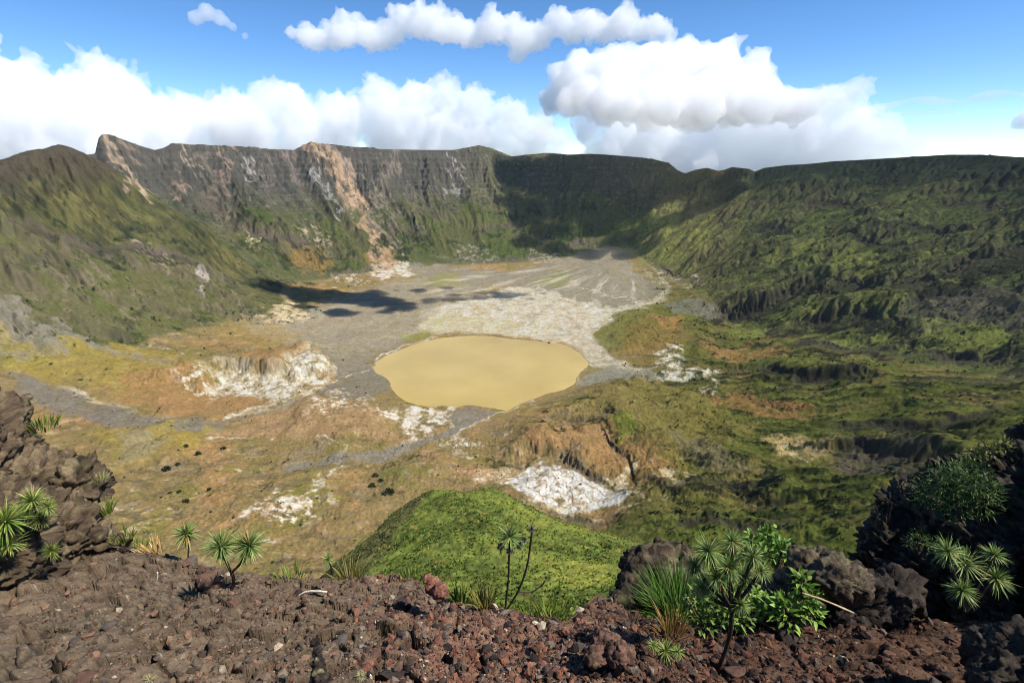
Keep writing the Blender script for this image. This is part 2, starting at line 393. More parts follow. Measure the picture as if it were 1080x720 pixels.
for pts, h, f in [([(170,398),(210,388),(250,380),(300,372),(326,366),(348,374),(352,390),(310,397),(250,397),(190,404)], 34, .035), ([(590,436),(630,412),(668,402),(720,416),(800,455),(790,490),(720,500),(680,478),(640,452)], 26, .06),
    ([(530,490),(560,476),(600,480),(650,510),(700,512),(710,470),(640,450),(560,450)], 22, .04), ([(330,440),(390,432),(415,440),(405,462),(360,472),(300,470)], 16, .04), ([(110,470),(180,455),(230,460),(180,490),(130,505)], 16, .05),
    ([(240,520),(320,500),(360,500),(350,530),(280,560),(220,550)], 15, .05), ([(390,500),(430,480),(470,478),(480,500),(430,520)], 14, .04), ([(745,385),(800,378),(860,388),(940,392),(940,400),(800,396)], 22, .03), ([(640,340),(700,330),(720,350),(690,372),(650,368)], 14, .04),
    ([(690,512),(760,506),(840,516),(850,530),(760,524),(690,524)], 24, .03), ([(860,470),(930,460),(1010,466),(1010,476),(900,480)], 22, .03), ([(60,384),(140,378),(200,388),(180,402),(110,408),(50,400)], 14, .04)]:
    s, m = region(pts, f, 1.2); H[s] += h*m
for pts, h, Lf, w in [
    ([(742,330),(770,322),(800,312),(830,300),(862,287),(872,292)], 170, .10, .009),
    ([(872,290),(900,289),(930,296),(960,292),(1005,290)], 105, .05, .009),
    ([(825,338),(850,330),(880,324),(915,318),(945,328),(968,342)], 105, .045, .009),
    ([(975,292),(1005,280),(1030,270),(1055,262),(1090,252),(1140,245)], 160, .09, .012),
    ([(815,362),(850,356),(900,362),(945,366)], 45, .04, .008),
    ([(930,372),(980,366),(1030,372),(1090,366)], 36, .05, .008),
    ([(752,392),(800,386),(850,397),(900,396),(945,398)], 42, .035, .009),
    ([(940,404),(990,396),(1040,398),(1100,392)], 35, .04, .008),
    ([(685,520),(720,513),(760,511),(800,514),(840,524)], 42, .05, .010),
    ([(860,452),(920,444),(980,446),(1040,436),(1100,430)], 34, .06, .010),
    ([(860,478),(900,470),(950,478),(1010,470)], 40, .06, .010),
    ([(690,556),(740,550),(800,556),(860,550)], 20, .04, .008),
    ([(840,215),(870,208),(905,214),(930,210)], 40, .02, .006), ([(930,240),(960,232),(1000,240),(1030,236)], 46, .025, .006),
    ([(780,245),(810,238),(840,246)], 36, .02, .006), ([(865,255),(890,246),(925,250),(945,258)], 50, .025, .006), ([(985,215),(1020,206),(1070,214)], 45, .025, .006),
    ([(300,281),(330,286),(360,289),(395,284),(425,287)], 40, .02, .006), ([(470,278),(500,274),(540,274),(585,268)], 42, .02, .006),
    ([(690,283),(720,293),(745,300)], 46, .03, .006), ([(545,258),(565,250),(590,255)], 40, .02, .006), ([(395,250),(430,243),(452,250)], 45, .02, .006), ([(235,236),(262,246),(290,256),(330,262),(365,274)], 60, .02, .006), ([(430,232),(455,226),(480,236)], 45, .02, .006), ([(500,246),(530,236),(560,240)], 55, .02, .006), ([(590,262),(610,252),(630,256)], 45, .02, .006), ([(190,206),(215,214),(245,226)], 45, .015, .006),
    ([(195,394),(215,390),(240,391),(270,392),(300,394),(312,380),(326,371),(338,378),(350,390)], 80, .045, .014),
    ([(240,441),(262,431),(300,424),(330,414),(356,403)], 18, .03, .007),
    ([(555,452),(590,446),(625,449),(640,452)], 26, .025, .006), ([(512,486),(540,484),(565,479),(590,481),(610,493),(636,510),(655,521)], 44, .04, .010),
    ([(628,452),(640,470),(662,490),(672,512)], 28, .03, .006), ([(462,468),(490,470),(520,480)], 22, .02, .006), ([(405,440),(440,437),(470,433)], 18, .02, .006),
    ([(425,468),(445,462),(470,455)], 18, .02, .005), ([(570,540),(600,546),(630,552),(660,545)], 16, .03, .007),
    ([(-40,218),(0,222),(30,228),(60,243),(100,260),(140,262),(190,267),(230,285),(260,300)], 70, .014, .005),
    ([(60,410),(110,424),(150,438)], 18, .02, .005)]:
    s, dz, face = scarp(pts, h, Lf, w); H[s] += dz; CL[s] = np.maximum(CL[s], face)
# ------------------------------------------------------------------ rain erosion: thousands of drops carve gullies and lay down fans
CELL = 8.0
ex = np.arange(-4100, 4100, CELL); ey = np.arange(420, 5000, CELL); EX, EY = np.meshgrid(ex, ey)
def to_cart(Z):
    a = np.arctan2(EX, EY); l = np.log(np.hypot(EX, EY))
    fi = np.interp(a, AZ, np.arange(NA)); fj = np.interp(l, LR, np.arange(NR))
    i = np.clip(fi.astype(int), 0, NA-2); j = np.clip(fj.astype(int), 0, NR-2); u = fi-i; v = fj-j
    return (Z[i, j]*(1-u)+Z[i+1, j]*u)*(1-v)+(Z[i, j+1]*(1-u)+Z[i+1, j+1]*u)*v
def to_polar(G):
    fx = (X2-ex[0])/CELL; fy = (Y2-ey[0])/CELL
    i = np.clip(fx.astype(int), 0, len(ex)-2); j = np.clip(fy.astype(int), 0, len(ey)-2); u = np.clip(fx-i, 0, 1); v = np.clip(fy-j, 0, 1)
    return (G[j, i]*(1-u)+G[j, i+1]*u)*(1-v)+(G[j+1, i]*(1-u)+G[j+1, i+1]*u)*v
EH0 = to_cart(H); EH = EH0.copy(); FLOW = np.zeros_like(EH); DEP = np.zeros_like(EH)
ny, nx = EH.shape; eg = np.random.default_rng(12)
hard = to_cart(np.clip(.25+.75*isw+.75*SPUR, 0, 1)*(1-plain*.8))
def erode(batches, n, steps, inertia=.06, cap=5.0, er=.32, dp=.22, evap=.02):
    global EH, FLOW, DEP
    for bt in range(batches):
        px = eg.uniform(2, nx-3, n); py = eg.uniform(2, ny-3, n); dx = np.zeros(n); dy = np.zeros(n); vel = np.ones(n); wat = np.ones(n); sed = np.zeros(n)
        for st_ in range(steps):
            i = px.astype(int); j = py.astype(int); u = px-i; v = py-j; k = j*nx+i; f = EH.ravel()
            h00 = f[k]; h10 = f[k+1]; h01 = f[k+nx]; h11 = f[k+nx+1]
            gx = ((h10-h00)*(1-v)+(h11-h01)*v)/CELL; gy = ((h01-h00)*(1-u)+(h11-h10)*u)/CELL; h = (h00*(1-u)+h10*u)*(1-v)+(h01*(1-u)+h11*u)*v
            dx = dx*inertia-gx*(1-inertia); dy = dy*inertia-gy*(1-inertia); L = np.sqrt(dx*dx+dy*dy)+1e-9; dx /= L; dy /= L
            qx = np.clip(px+dx, 1, nx-3); qy = np.clip(py+dy, 1, ny-3)
            i2 = qx.astype(int); j2 = qy.astype(int); u2 = qx-i2; v2 = qy-j2; k2 = j2*nx+i2
            hn = (f[k2]*(1-u2)+f[k2+1]*u2)*(1-v2)+(f[k2+nx]*(1-u2)+f[k2+nx+1]*u2)*v2; dh = hn-h
            c = np.maximum(-dh, .05)*vel*wat*cap*.2
            up = dh > 0
            dep = np.where(up, np.minimum(dh, sed), np.where(sed > c, (sed-c)*dp, 0)); ero_ = np.where(~up & (sed <= c), np.minimum((c-sed)*er, -dh), 0)*hard.ravel()[k]
            sed += ero_-dep; d = dep-ero_
            D = np.bincount(np.concatenate([k, k+1, k+nx, k+nx+1]), np.concatenate([d*(1-u)*(1-v), d*u*(1-v), d*(1-u)*v, d*u*v]), ny*nx).reshape(ny, nx)
            EH = EH+D
            if st_ > 3: FLOW += np.bincount(k, wat, ny*nx).reshape(ny, nx)
            DEP += np.maximum(D, 0)
            vel = np.sqrt(np.clip(vel*vel-dh*.25, .04, 30)); wat *= 1-evap; px, py = qx, qy
        if bt % 3 == 2:                          # loose slopes settle
            P = np.pad(EH, 1, 'edge'); avg = (P[:-2, 1:-1]+P[2:, 1:-1]+P[1:-1, :-2]+P[1:-1, 2:])/4; EH = lerp(EH, avg, .10)
if ERODE: erode(ERODE, 26000, 64)
dE = to_polar(EH-EH0)
lfl = np.log1p(FLOW); lfl = (np.pad(lfl, 1, 'edge')[:-2, 1:-1]+np.pad(lfl, 1, 'edge')[2:, 1:-1]+2*lfl)/4; FL = to_polar(lfl/np.percentile(lfl, 99.5)); DP = to_polar(np.clip(DEP/(np.percentile(DEP, 99)+1e-6), 0, 1))
ekeep = sst(560, 1200, RR)*(1-.35*back)*(1-.6*sst(.72, .95, tw)*(1-rightness))*sst(430, 560, RR)*sst(R(62), R(58), np.abs(A2))*(1-sst(.97, 1.0, tw))*calm*(1-GHILL)
H += np.clip(dE, -70, 40)*ekeep
FL *= ekeep; DP *= ekeep
print("erosion", time.time()-T0, float(dE.min()), float(dE.max()))
H += ekeep*(isw+SPUR)*(rid2(X2/26+WA, Y2/26+WL, 3, g=.6, seed=29)*3.4)
H += ekeep*(isw+SPUR)*sst(.1, .5, fbm2(X2/230, Y2/230, 3, seed=34))*rid2(X2/70+WA*.8, Y2/70+WL*.8, 3, g=.55, seed=35)*13
H = np.where(LKD < .03, lerp(np.where(LKD < 0, LAKE_Z-1.0-40*np.minimum(-LKD, .1), LAKE_Z+1.2+60*LKD), H, sst(.0, .03, LKD)), H)
# dark thickets: real bumps of vegetation
STRK = fbm2(A2*16+WA*.5, L2*60+WL*1.2, 4, seed=95, g=.55)      # bands that run along the contours
n_bush = .55*fbm2(X2/60, Y2/60, 4, seed=91, g=.6)+.75*STRK
BUSH = sst(.12, .34, n_bush+.3*fbm2(X2/300, Y2/300, 3, seed=93))*(rw*.85+back*.2*sst(.5, .2, tw)+flo*.5*sst(R(10), R(22), A2)*(1-plain))*(1-sst(.95, 1, tw))
H += BUSH*(4+2*n2(X2/16, Y2/16))*sst(300, 800, RR)
right_flo = flo*sst(R(10), R(26), A2)*(1-plain)
H += right_flo*STRK*9
DRN = rid2(X2/120+fbm2(X2/90, Y2/90, 3, seed=97)*.6, Y2/120+.5, 4, seed=98, g=.55)   # little drainage channels
H -= flo*calm*sst(.62, .85, DRN)*2.2
# ------------------------------------------------------------------ ground cover (base colours)
def S(r, g, b, e=1.12):
    c = np.array([r, g, b], float)/255; c = np.where(c <= .04045, c/12.92, ((c+.055)/1.055)**2.4)
    return np.clip(c/e, 0, .9).astype(np.float32)
def slope_of(Z):
    da = np.gradient(Z, axis=0)/(np.gradient(A2, axis=0)*RR); dl = np.gradient(Z, axis=1)/(np.gradient(L2, axis=1)*RR)
    return np.hypot(da, dl)
SL = slope_of(H)
nA = fbm2(X2/260, Y2/260, 5, seed=101, g=.58); nB = fbm2(X2/120, Y2/120, 5, seed=111, g=.6); nC = fbm2(X2/38, Y2/38, 4, seed=121, g=.62); nD = fbm2(X2/11, Y2/11, 3, seed=131, g=.65)
C = np.zeros(A2.shape+(3,), np.float32)
# floor: dry grass, rust soil, ash
C[:] = S(140, 120, 76)
C = mixc(C, S(166, 130, 84), sst(.0, .4, nA+.4*nC)*.8); C = mixc(C, S(126, 118, 58), sst(.0, .4, nB+.2*nD)*.8); C = mixc(C, S(140, 126, 104), sst(.25, .6, -nA+.3*nC)*.7)
C = mixc(C, S(120, 112, 96), sst(.1, .4, STRK+.4*nC)*.55*flo); C = mixc(C, S(176, 148, 112), sst(.18, .42, fbm2(A2*20+WA, L2*45+WL, 4, seed=161, g=.6)+.3*nC)*.5*flo)
C = mixc(C, S(206, 190, 160), sst(.30, .5, nC+.5*nB)*.55*flo*sst(R(10), R(-5), A2)); C = mixc(C, S(96, 88, 66), flo*sst(.66, .84, DRN)*.55)
fr = flo*sst(R(8), R(30), A2)                   # greener towards the right
C = mixc(C, S(86, 90, 42), fr*sst(-.55, .1, nB+.3*nC)); C = mixc(C, S(112, 112, 52), fr*sst(-.1, .3, -STRK)*.8); C = mixc(C, S(122, 108, 66), fr*sst(.25, .5, nA-.3*nC)*.6); C = mixc(C, S(52, 60, 32), fr*sst(.05, .35, STRK+.2*nC)*.9)
# left and back walls
Wc = np.zeros_like(C); Wc[:] = S(88, 90, 54)
Wc = mixc(Wc, S(78, 88, 44), sst(-.2, .3, nA)); Wc = mixc(Wc, S(108, 98, 78), sst(.85, 1.4, SL+.35*nC+.35*nB)*.8)
Wc = mixc(Wc, S(84, 81, 76), sst(.42, .8, tw+.3*nB)*.85*(1-sst(R(-7), R(0), A2)*.75)); Wc = mixc(Wc, S(150, 132, 112), sst(.25, .55, nC+.5*nB)*sst(.3, .7, tw)*.5)
strat = n2(H/7.5+nB*2, H*0+3.3); Wc = Wc*(1+(strat*.34*sst(.4, .65, tw))[..., None])
Wc = mixc(Wc, S(46, 58, 34), sst(.12, .32, nB-.35*nC)*sst(.95, .5, tw)*.75)
C = mixc(C, Wc, sst(-.02, .03, tw+.03*nC)*(1-rightness))
# right wall
Rc = np.zeros_like(C); Rc[:] = S(98, 104, 56)
Rc = mixc(Rc, S(122, 122, 68), sst(.05, .4, nB-.5*STRK)); Rc = mixc(Rc, S(66, 74, 42), sst(-.05, .3, .6*nC+.4*nA+.5*STRK)); Rc = mixc(Rc, S(84, 78, 62), sst(.55, .95, SL+.2*nC)*.8); Rc = mixc(Rc, S(34, 42, 34), sst(.66, .92, tw+.2*nB)*.92)  # last mix: dark scrub tone with shade painted in along the rim top
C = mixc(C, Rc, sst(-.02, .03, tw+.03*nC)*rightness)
gul = sst(.35, .8, FL)*(isw+SPUR)
C = mixc(C, S(118, 106, 88), gul*.35*(1-rightness)*(1-.6*SPUR)); C = mixc(C, S(58, 62, 38), gul*.6*rightness); C = mixc(C, S(136, 124, 104), sst(.25, .8, DP)*isw*(1-rightness)*.22)
C = mixc(C, S(34, 46, 26), np.clip(BUSH, 0, 1)*.85)
# left spur
Mc = np.zeros_like(C); Mc[:] = S(88, 86, 52)
Mc = mixc(Mc, S(104, 98, 58), sst(.0, .4, nA+.3*nC)); Mc = mixc(Mc, S(66, 68, 46), sst(-.1, .3, nB-.3*nC));  
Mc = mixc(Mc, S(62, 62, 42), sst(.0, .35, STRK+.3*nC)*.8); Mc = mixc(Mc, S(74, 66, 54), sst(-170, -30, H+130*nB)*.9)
Bc = np.zeros_like(C); Bc[:] = S(96, 92, 60); Bc = mixc(Bc, S(122, 106, 84), sst(.05, .4, nC+.5*nB)*.6); Bc = mixc(Bc, S(92, 96, 50), sst(-.25, .15, nA-.4*nC+.3*nB)*.85); Bc = mixc(Bc, S(62, 68, 40), sst(.1, .35, nB-.5*nC)*.8); Bc = mixc(Bc, S(108, 98, 82), sst(1.0, 1.6, SL)*.5)
C = mixc(C, lerp(Mc, Bc, below[..., None]), SPUR)
# green hill
Gc = np.zeros_like(C); Gc[:] = S(106, 115, 52); nE = fbm2(X2/9, Y2/9, 4, seed=141, g=.62); nF = fbm2(X2/60, Y2/60, 4, seed=142)
Gc = mixc(Gc, S(132, 132, 60), sst(.05, .45, nF+.6*nE)); Gc = mixc(Gc, S(70, 82, 36), sst(-.05, .3, -nF+.8*nE)*.9); Gc = mixc(Gc, S(150, 128, 64), sst(.22, .45, nE-.4*nF)*.5)
Gc = mixc(Gc, S(96, 84, 58), sst(2, 16, GHD)*.6)
C = mixc(C, Gc, GHILL)
NOPAINT = 1-GHILL
SLG = .45+.55*sst(-.35, .1, nC+.5*nD)
GRAIN = .5+.45*sst(-.35, .15, nC*.6+.7*fbm2(A2*22+WA*.8, L2*50+WL, 4, seed=151, g=.6))
def paint(pts, col, feather=.006, rag=1., k=1., tex=None):
    s, m = region(pts, feather, rag)
    m = m*(tex[s] if tex is not None else GRAIN[s])
    C[s] = mixc(C[s], col, m*k*NOPAINT[s])
LINEG = .15+.85*sst(-.30, .12, nC*.7+.5*nD)
def stroke(pts, w, col, rag=.5, k=1., tex=None, feather=None):
    s, m = line(pts, w*.85, feather, rag+.8)
    m = m*(tex[s] if tex is not None else LINEG[s])
    C[s] = mixc(C[s], col, m*k)
spk = sst(-.05, .3, nC+.6*nD); spk2 = sst(.05, .25, nB+.6*nC)
ASH, PALE, WHITE, RUST, OLIVE, YEL = S(128, 121, 106), S(190, 180, 152), S(210, 200, 172), S(160, 122, 79), S(122, 118, 56), S(152, 134, 64)
# left floor
paint([(-60,330),(0,318),(60,345),(120,372),(60,385),(-60,390)], S(132,124,108), .006, 1.2, .9)
paint([(0,376),(150,374),(230,392),(250,405),(150,425),(60,408),(0,400)], YEL, .02, 1.5, .8)
paint([(130,402),(190,393),(280,415),(300,422),(240,440),(170,442),(130,428)], RUST, .015, 1.5, .85)
paint([(15,403),(60,411),(110,426),(150,440),(235,446),(240,452),(190,460),(130,457),(80,442),(20,426)], S(124,116,102), .006, .8)
stroke([(120,380),(180,386),(215,386),(260,376),(310,366),(350,372),(395,385)], 7, S(138,130,110), .5)
paint([(340,372),(385,384),(396,391),(412,406),(409,415),(385,420),(352,422),(335,415),(356,402)], S(128,120,102), .006, .6)
stroke([(225,449),(240,442),(280,433),(330,419),(362,408)], 8, S(120,110,96), .3)
stroke([(240,441),(262,430),(300,423),(330,413),(356,402)], 4, WHITE, .3, .9)
paint([(228,394),(262,391),(300,397),(312,381),(326,372),(340,380),(352,394),(340,405),(318,415),(290,425),(285,417),(240,416),(222,410)], S(206,198,170), .010, 1.2, .95, sst(-.42, .1, nC+.3*nD))
paint([(182,402),(205,394),(235,392),(238,414),(205,416),(190,412)], WHITE, .01, 1, .8, spk)
paint([(250,380),(300,372),(326,370),(300,392),(262,390)], S(155,122,77), .01, 1)
paint([(235,446),(300,430),(365,420),(420,436),(412,466),(330,470),(230,462)], S(168,135,96), .02, 1.5, .8)
paint([(108,458),(230,450),(215,470),(170,484),(130,500),(115,480)], YEL, .015, 1.5, .9)
paint([(130,470),(160,462),(180,475),(150,490),(128,497)], S(140,130,104), .01, 1, .7)
stroke([(222,463),(240,460),(258,462)], 5, WHITE, .5, .9); stroke([(330,465),(345,468),(352,472)], 3, WHITE, .5, .8)
stroke([(258,552),(280,546),(310,536),(335,524),(350,508),(362,500)], 5, WHITE, 1, .9)
paint([(262,548),(300,538),(335,530),(345,545),(320,556),(285,558)], S(226,212,186), .012, 2, .8, spk)
paint([(330,418),(365,414),(392,420),(385,436),(350,442),(325,436)], S(214,196,168), .012, 1.5, .75, spk)
paint([(395,432),(440,428),(474,432),(472,446),(440,462),(424,470),(430,456),(418,446),(400,442)], S(226,212,184), .006, 1, .85, sst(-.2, .1, nC))
paint([(300,496),(360,485),(400,478),(430,467),(456,461),(476,452),(474,434),(500,430),(531,434),(512,443),(482,460),(463,467),(440,476),(400,489),(360,494),(300,503)], S(132,124,108), .004, .5)
stroke([(476,431),(474,445),(478,452)], 4, WHITE, .3, .8); stroke([(535,433),(520,438),(500,448),(480,463),(462,470)], 4, WHITE, .6, .85)
paint([(468,465),(490,462),(512,470),(500,478),(478,476)], WHITE, .008, 1, .8, spk)
paint([(425,418),(440,416),(452,422),(445,430),(428,428)], S(118,112,44), .004, .4)
stroke([(534,433),(545,426),(560,423),(566,428)], 5, PALE, .4, .8)
# around the lake and the pale fan to the far left of it
paint([(240,344),(330,326),(400,300),(470,290),(520,300),(470,325),(440,345),(450,352),(425,365),(400,378),(372,390),(335,371),(300,366)], S(140,130,108), .02, 1)
paint([(235,340),(300,345),(320,360),(270,372),(235,360)], S(156,130,72), .02, 1.5, .6)
paint([(425,281),(480,283),(540,286),(582,276),(602,268),(640,262),(672,268),(664,285),(696,303),(684,319),(640,327),(560,304),(500,300),(450,296)], S(130,123,104), .006, .7)
paint([(455,352),(440,345),(470,322),(540,303),(565,304),(640,326),(690,316),(704,305),(700,318),(655,332),(624,352),(645,376),(690,394),(675,398),(640,390),(617,385),(610,369),(590,360),(545,354),(500,350)], S(196,187,164), .008, .8, .9)
for q in ([(560,300),(600,318),(640,330),(625,352)], [(540,305),(570,325),(600,345),(598,358)], [(510,312),(540,330),(560,352)], [(600,300),(640,312),(672,316)], [(480,322),(505,335),(520,350)]):
    stroke(q, 3, S(226,218,198), 1, .8)
paint([(440,330),(500,330),(545,338),(540,350),(480,350),(450,346)], S(140,136,62), .012, 2, .8, spk)
paint([(424,352),(450,348),(462,352),(440,360),(428,362)], S(126,124,50), .008, 1, .9); paint([(445,292),(485,288),(487,300),(455,304)], S(132,128,66), .01, 1.2, .8)
paint([(560,300),(590,283),(602,290),(590,302)], S(122,124,60), .008, 1, .7)
stroke([(606,402),(612,393),(619,384),(612,372),(596,363)], 7, S(176,160,128), .2, .9); stroke([(392,389),(405,376),(425,366),(455,356)], 5, S(206,196,172), .2, .9); stroke([(455,354),(500,351),(545,355),(592,360)], 4, S(190,166,124), .2, .8)
stroke([(360,398),(378,394),(392,391)], 4, S(206,196,174), .3, .8)
paint([(607,404),(625,392),(645,386),(690,396),(718,400),(690,408),(650,407),(612,406)], S(142,136,118), .005, .5)
# the right floor
paint([(626,352),(650,331),(705,320),(745,330),(722,347),(702,360),(655,372),(632,366)], S(112,112,54), .01, 1, .9); paint([(660,345),(720,345),(712,372),(680,385),(655,372)], S(140,112,62), .015, 1.5, .7)
paint([(700,321),(735,319),(764,326),(752,337),(712,334)], S(126,122,108), .006, .6); paint([(685,335),(720,338),(716,350),(690,345)], S(181,130,83), .012, 1.2, .7)
paint([(690,372),(712,364),(722,372),(716,390),(735,394),(757,393),(757,404),(722,404),(697,400)], S(216,206,186), .006, 1, .85, sst(-.2, .1, nC))
paint([(735,408),(757,406),(756,420),(738,420)], S(200,188,164), .006, 1, .8, spk)
paint([(742,362),(800,360),(836,368),(830,378),(770,378),(745,374)], S(169,126,82), .01, 1.5, .8); paint([(742,420),(790,415),(850,430),(856,440),(800,440),(750,430)], S(163,120,78), .012, 1.5, .75)
paint([(600,432),(640,412),(668,404),(720,418),(790,455),(720,505),(690,480),(640,452),(610,445)], S(134,120,65), .03, 1.5, .85)
paint([(545,470),(570,450),(640,455),(672,480),(716,505),(690,515),(650,512),(600,480),(560,478)], S(166,127,83), .02, 1.5, .85)
paint([(640,492),(680,480),(716,505),(700,520),(655,515)], S(226,206,176), .015, 2, .8, spk2); paint([(630,505),(655,512),(665,522),(650,530),(630,520)], WHITE, .01, 1.5, .8, spk)
paint([(536,515),(546,498),(563,489),(590,491),(612,501),(640,517),(660,518),(664,524),(650,536),(630,532),(622,542),(602,546),(585,537),(565,530),(545,522)], S(232,224,202), .006, .9, .95, sst(-.45, -.1, nC))
paint([(605,545),(640,535),(670,540),(660,552),(630,562)], S(159,125,84), .012, 1.5, .85); paint([(480,500),(520,492),(540,498),(538,508),(505,510)], S(193,150,108), .012, 1.5, .85); stroke([(500,508),(520,504),(540,510)], 5, WHITE, .6, .8)
paint([(805,470),(840,463),(878,470),(872,490),(840,492),(815,484)], S(195,167,116), .012, 1.5, .85, sst(-.4, 0, nC)); stroke([(822,478),(838,486),(850,492)], 5, S(230,214,180), .8, .8); paint([(840,472),(866,474),(858,486),(842,482)], S(132,124,104), .006, 1, .7)
paint([(875,485),(905,470),(960,470),(990,480),(950,502),(890,502)], S(92,82,74), .012, 1, .9); paint([(700,470),(740,478),(800,500),(770,505),(720,495)], S(124,112,92), .015, 1.2, .7)
stroke([(800,492),(835,510),(860,522),(876,530)], 3, S(52,52,34), .5, .9); stroke([(715,505),(735,504),(750,508)], 4, S(222,204,168), .8, .8)
paint([(940,310),(985,296),(1060,300),(1100,310),(1090,340),(1010,350),(960,345)], S(96,88,80), .015, 1.2, .85)
for q in ([(735,378),(780,382),(830,383)], [(560,452),(600,456),(640,456)], [(625,450),(645,470),(666,488),(672,515)], [(565,438),(600,430),(630,425)], [(410,500),(430,488),(448,486)], [(515,488),(545,492),(575,482)], [(575,455),(590,460)], [(690,412),(715,420),(735,426)], [(640,440),(655,455),(690,470)]):
    stroke(q, 5, S(42,52,24), 1.2, 1, tex=SLG)
paint([(640,452),(665,450),(672,470),(650,475)], S(110,124,40), .01, 1.2, .8); paint([(400,500),(440,488),(446,500),(420,520),(402,525)], S(82,92,40), .012, 1.5, .7, spk)
fa_, fl__ = first_hit(668, 258); fx, fy = math.exp(fl__)*math.sin(fa_), math.exp(fl__)*math.cos(fa_)
FPH = np.arctan2(X2-fx, fy-Y2); FRO = np.hypot(X2-fx, Y2-fy)
fst = fbm2(FPH*16+fbm2(X2/300, Y2/300, 3, seed=171)*1.2, FRO/420, 4, seed=172, g=.6)
C = mixc(C, S(208, 200, 180), plain*sst(.05, .4, fst)*sst(2400, 900, FRO)*sst(250, 900, FRO)*.5); C = mixc(C, S(112, 104, 92), plain*sst(.05, .4, -fst)*.35); C = mixc(C, S(146, 138, 116), plain*sst(.1, .4, nB-.3*nC)*.5)
for pts in ([(762,342),(800,326),(850,308),(872,318),(850,340),(800,352)], [(880,302),(930,300),(960,306),(950,318),(900,318)], [(650,240),(700,222),(750,240),(740,280),(690,284),(660,268)], [(790,262),(850,258),(920,268),(1000,268),(960,284),(860,282)], [(840,352),(900,344),(960,352),(940,362),(860,360)], [(780,374),(850,372),(930,376),(930,386),(800,386)], [(800,402),(880,404),(930,408),(860,416)], [(960,320),(1080,345),(1080,375),(980,362)]):
    paint(pts, S(132,134,68), .02, 1.6, .7, sst(-.3, .2, nB-.5*STRK+.3*nC))
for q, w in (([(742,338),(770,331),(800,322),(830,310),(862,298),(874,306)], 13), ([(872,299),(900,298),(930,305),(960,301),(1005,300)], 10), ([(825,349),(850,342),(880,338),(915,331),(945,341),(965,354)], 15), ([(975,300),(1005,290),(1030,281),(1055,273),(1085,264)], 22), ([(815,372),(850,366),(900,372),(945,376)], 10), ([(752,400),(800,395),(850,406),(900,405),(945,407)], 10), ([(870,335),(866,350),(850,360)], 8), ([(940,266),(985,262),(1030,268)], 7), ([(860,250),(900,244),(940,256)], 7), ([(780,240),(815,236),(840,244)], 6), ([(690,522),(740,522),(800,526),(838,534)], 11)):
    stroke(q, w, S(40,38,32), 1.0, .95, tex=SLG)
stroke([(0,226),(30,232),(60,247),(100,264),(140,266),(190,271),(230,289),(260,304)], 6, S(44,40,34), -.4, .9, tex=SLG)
paint([(500,505),(540,485),(600,480),(660,505),(715,500),(700,528),(660,545),(600,556),(545,538)], S(196,176,140), .02, 1.6, .75, spk2)
for q in ([(560,495),(580,510),(600,520),(612,538)], [(590,495),(610,512),(640,522)], [(548,508),(570,522),(592,532)], [(600,520),(625,526),(650,524)], [(575,492),(566,512),(572,528)]): stroke(q, 2.5, S(120,98,72), .8, .9)
# slides and bare chutes on the walls
paint([(598,546),(640,556),(700,548),(800,546),(890,560),(900,610),(640,640)], S(96,104,46), .02, 1.5, .9)
for q in ([(650,560),(690,556),(720,566)], [(700,545),(760,552),(820,546),(880,550)], [(640,575),(680,585),(700,580)], [(690,520),(740,518),(800,520)], [(720,530),(780,534),(830,532)]): stroke(q, 5, S(40,46,26), 1.2, .9)
for q, w, c, k in [([(114,144),(122,168),(138,188),(150,202)], 9, S(172,150,126), .9), ([(116,142),(136,150),(150,160)], 6, S(150,130,112), .7), ([(190,163),(200,176),(212,186)], 5, S(176,156,136), .8),
    ([(241,153),(238,180),(232,208)], 5, S(150,126,108), .8), ([(259,163),(262,188),(270,200)], 5, S(160,150,140), .8), ([(332,152),(348,170),(362,192),(378,225),(394,256),(406,278)], 15, S(176,148,118), .8), ([(345,152),(362,168),(372,185)], 10, S(168,146,128), .7),
    ([(331,188),(345,212),(362,232)], 6, S(160,154,148), .8), ([(400,200),(395,230),(402,255)], 6, S(140,128,114), .7), ([(478,172),(484,186),(490,192)], 5, S(170,156,146), .8), ([(480,196),(470,212)], 6, S(150,144,138), .7), ([(300,160),(308,185),(322,205)], 5, S(140,124,112), .6),
    ([(135,252),(155,270),(175,292)], 6, S(150,132,112), .7), ([(160,258),(178,278)], 4, S(158,140,118), .7), ([(216,290),(220,300),(216,312)], 5, S(170,160,150), .8), ([(188,190),(193,206)], 6, S(160,136,116), .7)]:
    stroke(q, w, c, 1.2, min(1, k*1.25), tex=SLG)
paint([(255,245),(275,258),(280,268),(262,262)], S(214,196,150), .006, 1.2, .9, spk); paint([(310,250),(330,246),(350,258),(345,270),(320,262)], S(176,158,134), .01, 1.2, .8, spk)
paint([(390,282),(425,277),(435,290),(400,294)], S(222,208,184), .006, 1, .85, sst(-.3, 0, nC)); paint([(275,336),(310,318),(320,330),(330,336),(285,343)], S(206,180,140), .008, 1.2, .85, sst(-.3, .1, nC)); paint([(350,292),(375,293),(390,298),(355,302)], S(220,206,184), .006, 1, .8, spk)
paint([(680,284),(720,290),(745,298),(720,304),(690,300)], S(190,176,158), .008, 1.2, .8, spk); paint([(555,268),(588,264),(590,276),(560,278)], S(170,160,150), .006, 1, .7, spk); paint([(480,262),(520,262),(525,278),(485,280)], S(156,146,132), .006, 1.2, .7, spk)
paint([(300,268),(330,262),(352,280),(320,290)], S(150,118,70), .01, 1.2, .7); paint([(385,272),(410,270),(420,284),(392,290)], S(150,116,74), .01, 1.2, .7)
